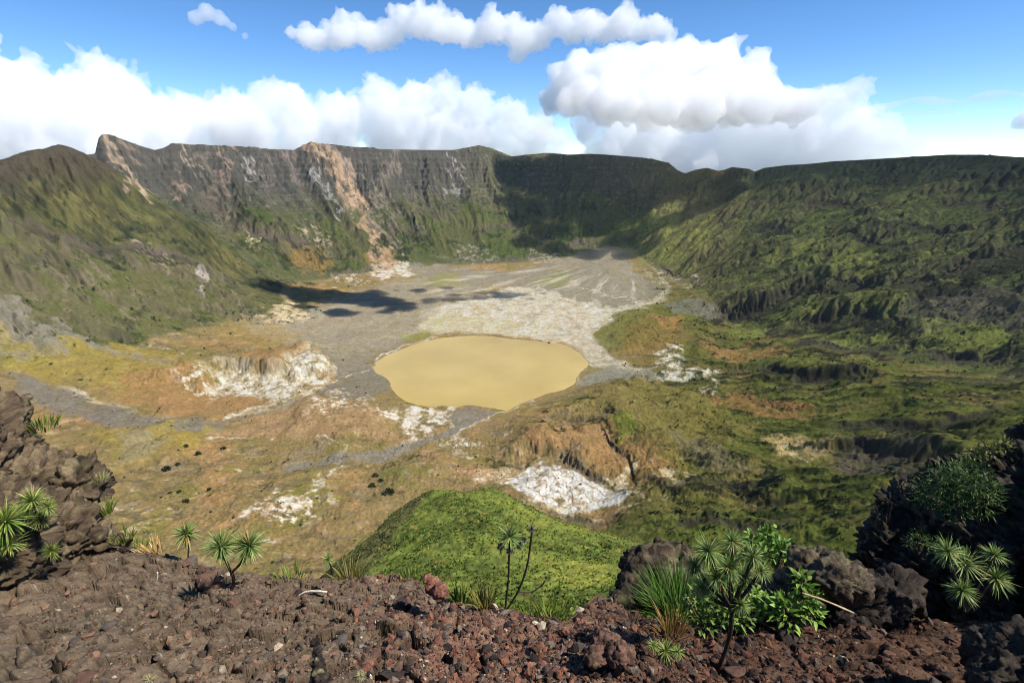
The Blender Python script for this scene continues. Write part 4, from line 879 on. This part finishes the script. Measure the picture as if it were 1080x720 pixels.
rock("dark upright shard with pale lichen at the bottom of the scree", [(334,688,6,3.5),(336,700,8,3.45),(338,714,10,3.4),(332,676,4.5,3.55)], 3.5, [(52,44,38),(74,62,54),(36,30,26)], voxel=.008, seed=99, amp=.8, lichen=.9)
rock("rough black boulder in the bottom right corner", [(1060,700,36,4.6),(1085,690,34,4.6),(1045,716,22,4.5)], 4.6, DARK, voxel=.016, seed=109, amp=1.1, lichen=.05)
rock("brown knob of rock under the small leafy shrub at right", [(812,628,20,5.7),(835,616,18,5.8),(795,640,14,5.6)], 5.7, [(118,92,72),(138,110,86),(80,62,50)], seed=113, amp=1)

# loose stones: the largest are things, the rest is gravel
def scatter_pts(n, seed):
    q = np.random.default_rng(seed); i = q.integers(60, len(GA)-60, n*2); u_ = q.uniform(0.02, 1.0, n*2); j = (u_**.8*(NT-3)).astype(int)
    ok = np.abs(GA[i]) < R(52); return i[ok][:n], j[ok][:n]
tones = [((116, 88, 74), "loose reddish brown stone lying on the scree slope", "loose reddish stones on the scree"), ((104, 94, 86), "loose grey stone lying on the scree slope", "loose grey stones on the scree"),
         ((72, 60, 54), "loose blackish stone lying on the scree slope", "loose blackish stones on the scree"), ((184, 168, 142), "loose pale stone standing out on the scree slope", "loose pale stones on the scree")]
protos = []
for k, (tn, lab, grp) in enumerate(tones):
    for s_ in range(5):
        V, F = stone_shape(200+k*10+s_, 3, .5); b = fbm3(V*3, 4, seed=k*5+s_); Cc = np.clip(SG(*tn)*(1+.7*b)[:, None], .01, .7)
        protos.append((V, F, Cc, k))
meshes = {}
ii, jj = scatter_pts(270, 5)
cnt = 0
for n_, (i, j) in enumerate(zip(ii, jj)):
    k = random.choices((0, 1, 2, 3), (4, 4, 3, 1))[0]; s_ = random.randrange(5); V, F, Cc, _ = protos[k*5+s_]
    if (k, s_) not in meshes:
        o = mesh_from("stone", V, F, mat_rock, cols=Cc); meshes[(k, s_)] = o
    else:
        o = meshes[(k, s_)].copy(); COL.objects.link(o)
    sz = min(.10, .018*random.paretovariate(2.0))*(1 if k < 3 else .75); p = G3[i, j]
    o.location = (p[0], p[1], p[2]+sz*.12); o.scale = (sz, sz, sz); o.rotation_euler = (random.uniform(-.5, .5), random.uniform(-.5, .5), random.uniform(0, 6.28))
    tag(o, tones[k][1], "stone", tones[k][2])
NG = 48000
ii, jj = scatter_pts(NG, 6); vs_, fs_, cs_ = [], [], []; off = 0
small = [stone_shape(300+k, 1, .3) for k in range(12)]
for i, j in zip(ii, jj):
    V, F = small[rng.integers(12)]; sz = min(.05, .007*rng.pareto(2.1)+.0055); a, b, c = rng.uniform(0, 6.28, 3)
    M = np.array(Euler((a, b, c)).to_matrix()); p = G3[i, j]
    vs_.append(V@M.T*sz+p+np.array([0, 0, sz*.1])); fs_.append(F+off); off += len(V)
    t = rng.random(); az_ = GA[i]
    base = SG(*((124, 84, 66) if t < .42 else (92, 74, 64) if t < .72 else (62, 52, 48) if t < .88 else (120, 106, 94) if t < .965 else (190, 174, 150)))
    if az_ < R(-22): base = base*.5+SG(118, 102, 82)*.5
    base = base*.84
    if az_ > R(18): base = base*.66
    cs_.append(np.repeat((base*rng.uniform(.55, 1.55))[None], len(V), 0))
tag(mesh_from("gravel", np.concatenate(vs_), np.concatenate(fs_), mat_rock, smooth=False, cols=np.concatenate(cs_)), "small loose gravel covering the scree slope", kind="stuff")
print("foreground", time.time()-T0)
# ================================================================== plants
def leaf_mat(name, rough=.5, trans=.25):
    m = bpy.data.materials.new(name); m.use_nodes = True; nt = m.node_tree; b = nt.nodes["Principled BSDF"]; b.inputs["Roughness"].default_value = rough; b.inputs["Specular IOR Level"].default_value = .35
    at = nt.nodes.new("ShaderNodeVertexColor"); at.layer_name = "Col"
    nz = nt.nodes.new("ShaderNodeTexNoise"); nz.inputs["Scale"].default_value = 30; tc = nt.nodes.new("ShaderNodeTexCoord"); nt.links.new(tc.outputs['Object'], nz.inputs['Vector'])
    mr = nt.nodes.new("ShaderNodeMapRange"); mr.inputs[3].default_value = .75; mr.inputs[4].default_value = 1.25; nt.links.new(nz.outputs['Fac'], mr.inputs[0])
    mx = nt.nodes.new("ShaderNodeVectorMath"); mx.operation = 'SCALE'; nt.links.new(at.outputs['Color'], mx.inputs[0]); nt.links.new(mr.outputs[0], mx.inputs['Scale'])
    nt.links.new(mx.outputs[0], b.inputs['Base Color'])
    tr = nt.nodes.new("ShaderNodeBsdfTranslucent"); nt.links.new(mx.outputs[0], tr.inputs['Color'])
    ms = nt.nodes.new("ShaderNodeMixShader"); ms.inputs[0].default_value = trans
    nt.links.new(b.outputs[0], ms.inputs[1]); nt.links.new(tr.outputs[0], ms.inputs[2]); nt.links.new(ms.outputs[0], nt.nodes['Material Output'].inputs['Surface'])
    return m
mat_leaf = leaf_mat("leaf"); mat_dry = leaf_mat("dry_leaf", .9, .1); mat_stem = col_mat("stem_bark", .9, .15, fine=((25, .4), (90, .3)))
FRESH = [(128,150,78),(156,172,98),(98,126,60)]; LIME = [(146,162,72),(172,184,104),(112,136,54)]; DEEP = [(70,96,40),(92,118,50),(48,72,30)]; STRAW = [(186,154,92),(166,122,66),(204,178,124)]; GRN = [(112,128,48),(136,146,60),(84,106,38)]; DEAD = [(84,66,50),(110,90,72),(58,46,38)]
def blade(base, d, L, w, droop, col, tipcol, segs=4, side=None):
    """one folded, tapering leaf strip"""
    d = Vector(d).normalized(); s = side or d.cross(Vector((random.gauss(0, .3), random.gauss(0, .3), 1))).normalized()
    vs, fs, cs = [], [], []; p = Vector(base); dd = d.copy()
    for k in range(segs+1):
        t = k/segs; ww = w*(1-t**1.6)*(.7+.6*min(1, t*3))*.5+w*.02
        up = s.cross(dd).normalized()
        vs += [p-s*ww+up*ww*.35, p, p+s*ww+up*ww*.35]; c = np.array(col)*(1-t)+np.array(tipcol)*t; cs += [c, c*.85, c]
        dd = (dd+Vector((0, 0, -droop/segs))).normalized(); p = p+dd*(L/segs)
    for k in range(segs):
        a = k*3; fs += [(a, a+1, a+4, a+3), (a+1, a+2, a+5, a+4)]
    return vs, fs, cs
class MB:
    def __init__(s): s.v, s.f, s.c = [], [], []
    def add(s, t):
        o = len(s.v); s.v += [tuple(x) for x in t[0]]; s.f += [tuple(i+o for i in f) for f in t[1]]; s.c += list(t[2])
    def build(s, name, mat, parent=None, smooth=True):
        by = {}
        for f in s.f: by.setdefault(len(f), []).append(f)
        return mesh_from(name, np.array(s.v), [np.array(x) for x in by.values()], mat, parent, smooth, np.array(s.c, np.float32))
def pick(pal): return SG(*random.choice(pal))*random.uniform(.8, 1.2)
def rosette_mb(c, Rr, n=48, pal=FRESH, axis=(0, 0, 1), lo=4, hi=118, wid=.085, droop=.35):
    n = int(n*2.7)
    m = MB(); ax = Vector(axis).normalized(); q = Vector((0, 0, 1)).rotation_difference(ax)
    for i in range(n):
        ph = i*2.39996+random.uniform(-.2, .2); th = R(lo+(hi-lo)*((i+.5)/n)**.75+random.gauss(0, 11))
        d = q @ Vector((math.sin(th)*math.cos(ph), math.sin(th)*math.sin(ph), math.cos(th)))
        L = Rr*min(1.25, random.gauss(.95, .17)); col = pick(pal) if random.random() > .07 else pick(STRAW); m.add(blade(Vector(c)+d*Rr*.05, d, L, Rr*wid*random.uniform(.8, 1.25), droop*random.uniform(.2, 2.2)*math.sin(th), col*.8, col*1.15))
    return m
def tube_mb(pts, rad, col, sides=7, wob=.0):
    vs, fs, cs = [], [], []; n = len(pts)
    for k, p in enumerate(pts):
        p = Vector(p); t = (Vector(pts[min(n-1, k+1)])-Vector(pts[max(0, k-1)])).normalized(); a = t.orthogonal().normalized(); b = t.cross(a)
        r = rad[k] if hasattr(rad, '__len__') else rad
        for i in range(sides):
            th = 2*math.pi*i/sides; rr = r*(1+random.uniform(-.18, .18)); vs.append(p+(a*math.cos(th)+b*math.sin(th))*rr); cs.append(SG(*col)*random.uniform(.7, 1.3))
    for k in range(n-1):
        for i in range(sides): a = k*sides+i; b2 = k*sides+(i+1) % sides; fs.append((a, b2, b2+sides, a+sides))
    fs.append(tuple(range(sides))[::-1]); fs.append(tuple(range((n-1)*sides, n*sides)))
    m = MB(); m.add((vs, fs, cs)); return m
def curve_pts(ps, n=10):
    ps = [Vector(p) for p in ps]; out = []
    if len(ps) == 2: return [ps[0].lerp(ps[1], k/n) for k in range(n+1)]
    for i in range(len(ps)-1):
        p0 = ps[max(0, i-1)]; p1 = ps[i]; p2 = ps[i+1]; p3 = ps[min(len(ps)-1, i+2)]
        for k in range(n if i < len(ps)-2 else n+1):
            t = k/n; out.append(.5*((2*p1)+(p2-p0)*t+(2*p0-5*p1+4*p2-p3)*t*t+(3*p1-p0-3*p2+p3)*t**3))
    return out
def px2m(px, P): return px/540*Vector(P).length/math.sqrt(sum(c*c for c in ray(540, 360)))
def at_depth_of(u, v, P):
    """the point at pixel (u, v) in the vertical plane through P that faces the camera"""
    x, y, z = ray(u, v); k = P.y/float(y); return Vector((float(x)*k, float(y)*k, float(z)*k))
def rosette_plant(label, base, heads, stem=True, pal=FRESH, group=None, n=48, skirt=True, dist=None, cat="plant", scol=(58, 48, 40), wid=.058, fork=None):
    B = XYZ(*base, dist) if dist else ghit(*base)
    root = empty("rosette_plant", B, label, cat, group)
    if fork:
        fk = at_depth_of(*fork, B); tube_mb([p-B for p in curve_pts([B-Vector((0, 0, .05)), (B+fk)/2+Vector((.03, 0, 0)), fk], 6)], .015, scol).build('trunk', mat_stem, root)
    for h in heads:
        u, v, rp = h[:3]; Hh = at_depth_of(u, v, B); Hh.y += random.uniform(-.06, .06); Rr = rp/540*Hh.y*1.16
        ax = (random.gauss(0, .3), random.gauss(-.15, .25), 1)
        if stem and fork:
            fk = at_depth_of(*fork, B); tube_mb([p-B for p in curve_pts([fk, (fk+Hh)/2+Vector((0, 0, -.03)), Hh], 5)], .012, scol).build('branch', mat_stem, root)
        elif stem:
            mid = (B+Hh)/2+Vector((random.uniform(-.03, .03), 0, -.02)); sr = max(.008, Rr*.045)
            tube_mb([p-B for p in curve_pts([B-Vector((0, 0, .05)), mid, Hh], 6)], sr, scol).build("stem", mat_stem, root)
        ro = rosette_mb(Hh-B, Rr, n, pal, ax, wid=wid).build("rosette", mat_leaf, root)
        if skirt:
            m = MB()
            for i in range(26):
                ph = random.uniform(0, 6.28); th = R(random.uniform(105, 160)); d = Vector((math.sin(th)*math.cos(ph), math.sin(th)*math.sin(ph), math.cos(th))); c = pick(DEAD)
                m.add(blade(Hh-B-Vector((0, 0, Rr*random.uniform(.05, .35))), d, Rr*random.uniform(.45, .75), Rr*.08, .8, c, c))
            m.build("dead_leaves", mat_dry, ro)
    return root
def tuft(label, base, h, w, pal, n=70, group=None, dist=None, lean=(0, 0), name="grass_tuft", cat="grass", bw=.010, spread=.55):
    B = XYZ(*base, dist) if dist else ghit(*base); hh = h/540*B.y*1.2; ww = w/540*B.y*1.1; m = MB()
    for i in range(n):
        ph = random.uniform(0, 6.28); rr = ww*.5*math.sqrt(random.random()); p = Vector((math.cos(ph)*rr, math.sin(ph)*rr, -.03)); k = random.uniform(.15, 1)*spread
        d = Vector((math.cos(ph)*k+lean[0], math.sin(ph)*k+lean[1], 1)); c = pick(pal)
        m.add(blade(p, d, hh*random.uniform(.5, 1.1), bw*random.uniform(.7, 1.4), random.uniform(.2, .9), c*.8, c*1.1, 4))
    o = m.build(name, mat_leaf if pal not in (STRAW, DEAD) else mat_dry); o.location = B
    return tag(o, label, cat, group)
def shrub(label, blobs, D, pal, n, leaf, cat="shrub", name="shrub", base=None, twigs=7, wid=.42, group=None, mat=None):
    """leaves through the whole volume of a few lobes, on bare twigs"""
    B = XYZ(*base, D)
    root = empty(name, B, label, cat, group); m = MB(); cs = []
    for q in blobs:
        c = XYZ(q[0], q[1], q[3] if len(q) > 3 else D); x, y, z = ray(q[0], q[1]); cs.append((c-B, q[2]/540*D/math.sqrt(x*x+y*y+z*z)))
    tot = sum(r**2 for _, r in cs)
    for c, r in cs:
        for i in range(int(n*r*r/tot)):
            d = Vector((random.gauss(0, 1), random.gauss(0, 1), random.gauss(0, 1)+.2)).normalized(); k = random.random()**.45
            p = c+d*r*k; dd = (d+Vector((random.gauss(0, .5), random.gauss(0, .5), random.gauss(.35, .5)))).normalized(); cl = pick(pal)
            m.add(blade(p, dd, leaf*random.uniform(.6, 1.3), leaf*wid, .5, cl*.85, cl*1.1, 3))
    m.build("foliage", mat or mat_leaf, root)
    tw = MB()
    for i in range(twigs):
        c, r = random.choice(cs); e = c+Vector((random.gauss(0, .5), random.gauss(0, .5), random.uniform(-.2, .7)))*r
        sub = tube_mb(curve_pts([Vector((0, 0, -.03)), e*.5+Vector((0, 0, r*.2)), e], 5), leaf*.07+.003, (84, 70, 56), 5); tw.add((sub.v, sub.f, sub.c))
    tw.build("stem", mat_stem, root)
    return root
rosette_plant("single spiky green rosette on a short stalk, beside straw coloured grass", (196,590), [(194,566,17)], n=60)
rosette_plant("two headed spiky plant with dark stems that throws the longest shadow on the scree", (243,622), [(236,573,21),(261,579,22)], n=64, fork=(244,604))
rosette_plant("large spiky plant cut by the left edge of the picture", (12,588), [(6,550,26),(-8,570,22),(14,572,16)], n=64, dist=7.4, stem=False, pal=LIME)
rosette_plant("loose three headed spiky plant on the face of the left outcrop", (38,565), [(40,524,17),(26,540,16),(44,546,14),(56,530,11)], n=50, dist=7.5, pal=LIME)
rosette_plant("tiny green rosette at the foot of the left outcrop", (50,590), [(50,584,12)], n=36, stem=False, skirt=False, dist=7.4, pal=GRN)
rosette_plant("small thin stemmed plant with one tuft head on the lip above the pale twig", (349,609), [(347,588,10)], n=34)
rosette_plant("tall spiky plant on a long dark slanting stem in front of the small leafy shrubs", (757,706), [(748,582,20),(768,598,20),(787,612,17),(755,606,16),(775,575,14),(735,602,16),(802,600,14),(742,624,15),(780,634,14),(793,584,16),(764,622,15)], n=46, pal=[(150,166,92),(116,138,66),(96,120,56)], scol=(60,50,40), fork=(772,640))
rosette_plant("low pale green spiky plant on the scree below the dry grass", (703,700), [(704,694,15),(690,684,10),(716,690,10)], n=36, stem=False, skirt=False, pal=LIME)
rosette_plant("dense spiky clump in front of the dark crag, partly in shade", (1020,640), [(1000,582,19),(1022,598,21),(1046,606,18),(1008,616,18),(1052,588,14)], n=50, pal=FRESH, dist=6.0, scol=(90,80,70))
rosette_plant("tiny pale plant at the bottom edge of the scree, left of centre", (382,712), [(382,706,8)], n=26, stem=False, skirt=False, pal=[(176,176,130),(150,156,104)])
rosette_plant("small pale yellow green plant at the bottom left of the scree", (164,716), [(163,710,9)], n=26, stem=False, skirt=False, pal=[(184,180,128),(160,160,104)])
# the tall bare-stemmed plant that stands against the green hill
B = ghit(532, 640); root = empty("branching_plant", B, "tall thin plant with two bare dark stems standing against the green hill", "plant")
pA = at_depth_of(538, 566, B); pB = at_depth_of(561, 560, B)
tube_mb([p-B for p in curve_pts([B-Vector((0,0,.05)), at_depth_of(536,612,B), at_depth_of(537,585,B), pA], 6)], .009, (50,42,36)).build("stem", mat_stem, root)
tube_mb([p-B for p in curve_pts([B-Vector((0,0,.05)), at_depth_of(546,624,B), at_depth_of(556,596,B), pB], 6)], .009, (56,48,42)).build("stem", mat_stem, root)
tube_mb([p-B for p in curve_pts([at_depth_of(546,624,B), at_depth_of(560,624,B), at_depth_of(570,618,B), at_depth_of(575,612,B)], 5)], .007, (70,56,46)).build("twig", mat_stem, root)
ro = rosette_mb(pA-B, 17/540*B.y*1.1, 50, [(150,168,92),(112,140,70),(92,118,56)], wid=.07).build("rosette", mat_leaf, root)
for u, v, r_ in ((528,576,6),(538,580,6),(548,575,5),(553,569,4),(561,558,5)):
    m = rosette_mb(at_depth_of(u, v, B)-B, r_/540*B.y*1.15, 26, [(92,84,84),(70,60,58),(112,104,104)], lo=10, hi=150, wid=.2); m.build("seed_head", mat_dry, root)
# grass
tuft("straw yellow grass tuft on the lip left of the single rosette", (160,578), 24, 20, STRAW, 46, bw=.016, lean=(-.25, 0)); tuft("thin green grass tuft beside the straw yellow one at the foot of the left outcrop", (142,576), 16, 24, GRN, 50)
tuft("dry olive grass tuft on the lip right of the small thin stemmed plant", (368,610), 24, 26, [(140,132,66),(164,150,84),(112,112,50)], 70); tuft("short green grass patch growing over the lip near the pale twig", (305,612), 16, 40, GRN, 90); tuft("sparse grass left of the small upright red rock", (432,608), 14, 26, GRN, 50)
tuft("spiky green grass tuft on the lip right of the small upright red rock", (486,634), 28, 20, GRN, 60, bw=.013); tuft("dry tipped grass tuft between the spiky tuft and the tall bare stems", (511,640), 30, 18, [(140,130,60),(170,150,90),(104,112,46)], 60, bw=.013); tuft("bright green grass spilling over the lip right of the tall bare stems", (582,653), 20, 44, GRN, 110); tuft("low bright grass at the notch before the reddish scoria mound", (560,648), 12, 30, GRN, 60)
tuft("tall dry orange grass tuft in front of the fine green mound", (708,668), 36, 26, [(176,142,84),(150,110,62),(130,120,60)], 90, bw=.009); tuft("thin brown grass at the base of the dark pointed rock", (668,660), 24, 16, DEAD, 40, bw=.007)
tuft("green grass tuft on top of the left outcrop", (42,450), 16, 30, GRN, 60, dist=9.2, bw=.016); tuft("small green tuft clinging to the right flank of the left outcrop", (104,508), 14, 14, LIME, 40, dist=8.8, bw=.016); tuft("lower green tuft on the right flank of the left outcrop", (112,540), 18, 12, GRN, 40, dist=8.5, bw=.016); tuft("sprig of grass where the left outcrop meets the scree", (130,566), 14, 22, GRN, 50, dist=8.3, bw=.014)
tuft("dark reddish grass stalks at the edge of the black hollow", (884,668), 18, 10, DEAD, 16, bw=.007)
# fine mound and shrubs
tuft("dense mound of fine dark green grass in front of the dark pointed rock", (718,646), 50, 66, [(84,118,44),(60,92,32),(104,138,54)], 900, dist=5.6, bw=.007, spread=.95, name="grass_mound")
shrub("small shrub with glossy leaves left of the flat topped boulder, upper of two", [(800,575,16),(820,580,16),(812,566,12),(832,588,12),(790,586,10)], 6.1, [(104,140,48),(134,166,70),(80,112,40)], 330, .07, base=(815,612))
shrub("leafy green shrub in front of the brown knob, lower of two", [(850,632,14),(830,645,18),(805,640,12),(845,612,10),(770,650,14),(790,625,10),(858,648,10)], 5.2, [(112,146,50),(148,176,80),(84,114,40)], 620, .065, base=(825,665))
shrub("straggling low leaves beneath the tall spiky plant", [(742,655,15),(762,642,18),(735,632,14),(750,616,14),(722,665,9),(780,650,14),(770,622,12)], 5.1, [(104,128,52),(138,158,76),(78,102,42)], 620, .05, base=(745,675))
shrub("broad cushion of fine dark foliage on top of the dark crag", [(1000,512,24),(1020,508,26),(978,522,18),(1038,515,16),(1005,532,20),(1035,530,16)], 6.8, [(62,88,34),(84,112,44),(46,68,26)], 2400, .055, base=(1010,548), wid=.16)
shrub("small moss green plant hanging on the shaded side of the crag", [(968,568,9),(980,574,9),(958,572,6)], 6.7, [(78,104,40),(58,82,32)], 260, .04, base=(970,582), wid=.2)
shrub("yellow green growth along the skyline of the dark crag", [(1028,480,10),(1046,474,9),(1015,488,8),(1060,468,7)], 7.3, [(120,126,48),(96,108,40),(140,140,60)], 460, .04, base=(1035,492), wid=.25)
shrub("thin pale bush on the left tip of the dark crag", [(928,540,6),(938,528,7),(948,512,6)], 7.4, [(96,84,62),(120,108,76)], 150, .04, base=(935,560), wid=.12, mat=mat_dry)
def stick(label, pts, P, r, col, name="stick", cat="stick"):
    P = Vector(P); m = tube_mb([p-P for p in curve_pts([at_depth_of(u, v, P+Vector((0, dy, 0))) for u, v, dy in pts], 5)], r, col, 6); o = m.build(name, mat_stem); o.location = P; return tag(o, label, cat)
stick("long dry pale stick leaning over the black hollow", [(846,625,.0),(870,633,-.05),(900,646,-.1)], XYZ(870, 633, 5.2), .008, (170,150,118))
stick("curved bleached twig lying on the scree near the lip", [(312,630,0),(322,624,0),(335,623,0),(345,624,0)], ghit(328, 628)+Vector((0, 0, .03)), .009, (196,186,170), "twig", "twig")
stick("short white forked twig on the scree left of the plant shadow", [(163,618,0),(166,610,0),(166,603,0)], ghit(165, 616), .006, (200,192,176), "twig", "twig")
# bushes far down on the floor
for u, v, s_, lab in [(176,497,5,"dark round bush on the pale ash flat"),(188,492,3.4,None),(209,481,4.4,None),(197,475,3,None),(236,476,3.4,None),(180,523,3,None),(190,522,3,None),(197,532,4,None),(222,521,3,None),(396,507,5,None),(393,517,5,None),(410,526,9,None),(402,512,4,None),(665,439,3.4,None),(752,570,3,None)]:
    a, l = first_hit(u, v); r_ = math.exp(l); i = int(round((a-AZ[0])/(AZ[1]-AZ[0]))); j = min(int(np.searchsorted(LR, l)), NR-1); p = Vector((r_*math.sin(a), r_*math.cos(a), float(H[i, j]))); sz = s_/540*p.length*.62
    m = MB()
    for k in range(150):
        d = Vector((random.gauss(0, 1), random.gauss(0, 1), abs(random.gauss(0, .8)))).normalized()*random.random()**.4*sz; c = pick([(46,58,24),(60,72,30),(36,46,20)])
        m.add(blade(d, d+Vector((random.gauss(0, 2), random.gauss(0, 2), 1+random.gauss(0, 2))), sz*.5, sz*.3, .4, c, c, 2))
    o = m.build("bush", mat_leaf); o.location = p-Vector((0, 0, sz*.15))
    tag(o, "small dark bush scattered on the caldera floor", "bush", "bushes scattered on the caldera floor")
a, l = first_hit(579, 362); r_ = math.exp(l); V, F = stone_shape(555, 3, .5); o = mesh_from("boulder", V*6.5, F, mat_rock, cols=np.repeat(SG(70, 56, 48)[None], len(V), 0)); o.location = (r_*math.sin(a), r_*math.cos(a), LAKE_Z+2.0)
tag(o, "lone dark boulder on the far shore of the muddy lake", "boulder")
print("plants", time.time()-T0)
# ================================================================== air and light
bm = bmesh.new(); bmesh.ops.create_cube(bm, size=1); me = bpy.data.meshes.new("haze"); bm.to_mesh(me); bm.free()
hz = bpy.data.objects.new("haze", me); COL.objects.link(hz); hz.scale = (10400, 6600, 1010+170); hz.location = (0, 2100, (170-1010)/2); tag(hz, kind="stuff")
m = bpy.data.materials.new("thin_air"); m.use_nodes = True; nt = m.node_tree; nt.nodes.remove(nt.nodes["Principled BSDF"])
v = nt.nodes.new("ShaderNodeVolumePrincipled"); v.inputs["Density"].default_value = 0.9e-5; v.inputs["Color"].default_value = (.62, .78, 1, 1); v.inputs["Anisotropy"].default_value = .2
nt.links.new(v.outputs[0], nt.nodes["Material Output"].inputs["Volume"]); m.cycles.homogeneous_volume = True; me.materials.append(m)
SUN_AZ, SUN_EL = R(108), R(54)      # azimuth from straight ahead towards the right
sdir = Vector((math.cos(SUN_EL)*math.sin(SUN_AZ), math.cos(SUN_EL)*math.cos(SUN_AZ), math.sin(SUN_EL)))
sl = bpy.data.lights.new("sun", 'SUN'); sl.energy = 5.0; sl.angle = R(.5); sl.color = (1, .955, .88)
so = bpy.data.objects.new("sun", sl); COL.objects.link(so); so.rotation_euler = sdir.to_track_quat('Z', 'Y').to_euler()
w = bpy.data.worlds.new("World"); SC.world = w; w.use_nodes = True; nt = w.node_tree
sky = nt.nodes.new("ShaderNodeTexSky"); sky.sky_type = 'NISHITA'; sky.sun_disc = False
sky.sun_elevation = SUN_EL; sky.sun_rotation = SUN_AZ; sky.altitude = 2600; sky.air_density = .75; sky.dust_density = 0; sky.ozone_density = 1.6
bg = nt.nodes["Background"]; bg.inputs[1].default_value = .15
hs = nt.nodes.new("ShaderNodeHueSaturation"); hs.inputs["Saturation"].default_value = 1.22
nt.links.new(sky.outputs[0], hs.inputs["Color"]); nt.links.new(hs.outputs[0], bg.inputs[0])
vs = SC.view_settings; vs.view_transform = 'Standard'; vs.look = 'None'; vs.exposure = .4; vs.gamma = 1; vs.use_curve_mapping = False
SC.cycles.use_denoising = True; SC.cycles.filter_width = 1.0; SC.cycles.max_bounces = 44; SC.cycles.diffuse_bounces = 2; SC.cycles.volume_bounces = 40; SC.cycles.volume_max_steps = 64; SC.cycles.use_adaptive_sampling = True; SC.cycles.adaptive_threshold = .02
print("script", time.time()-T0)
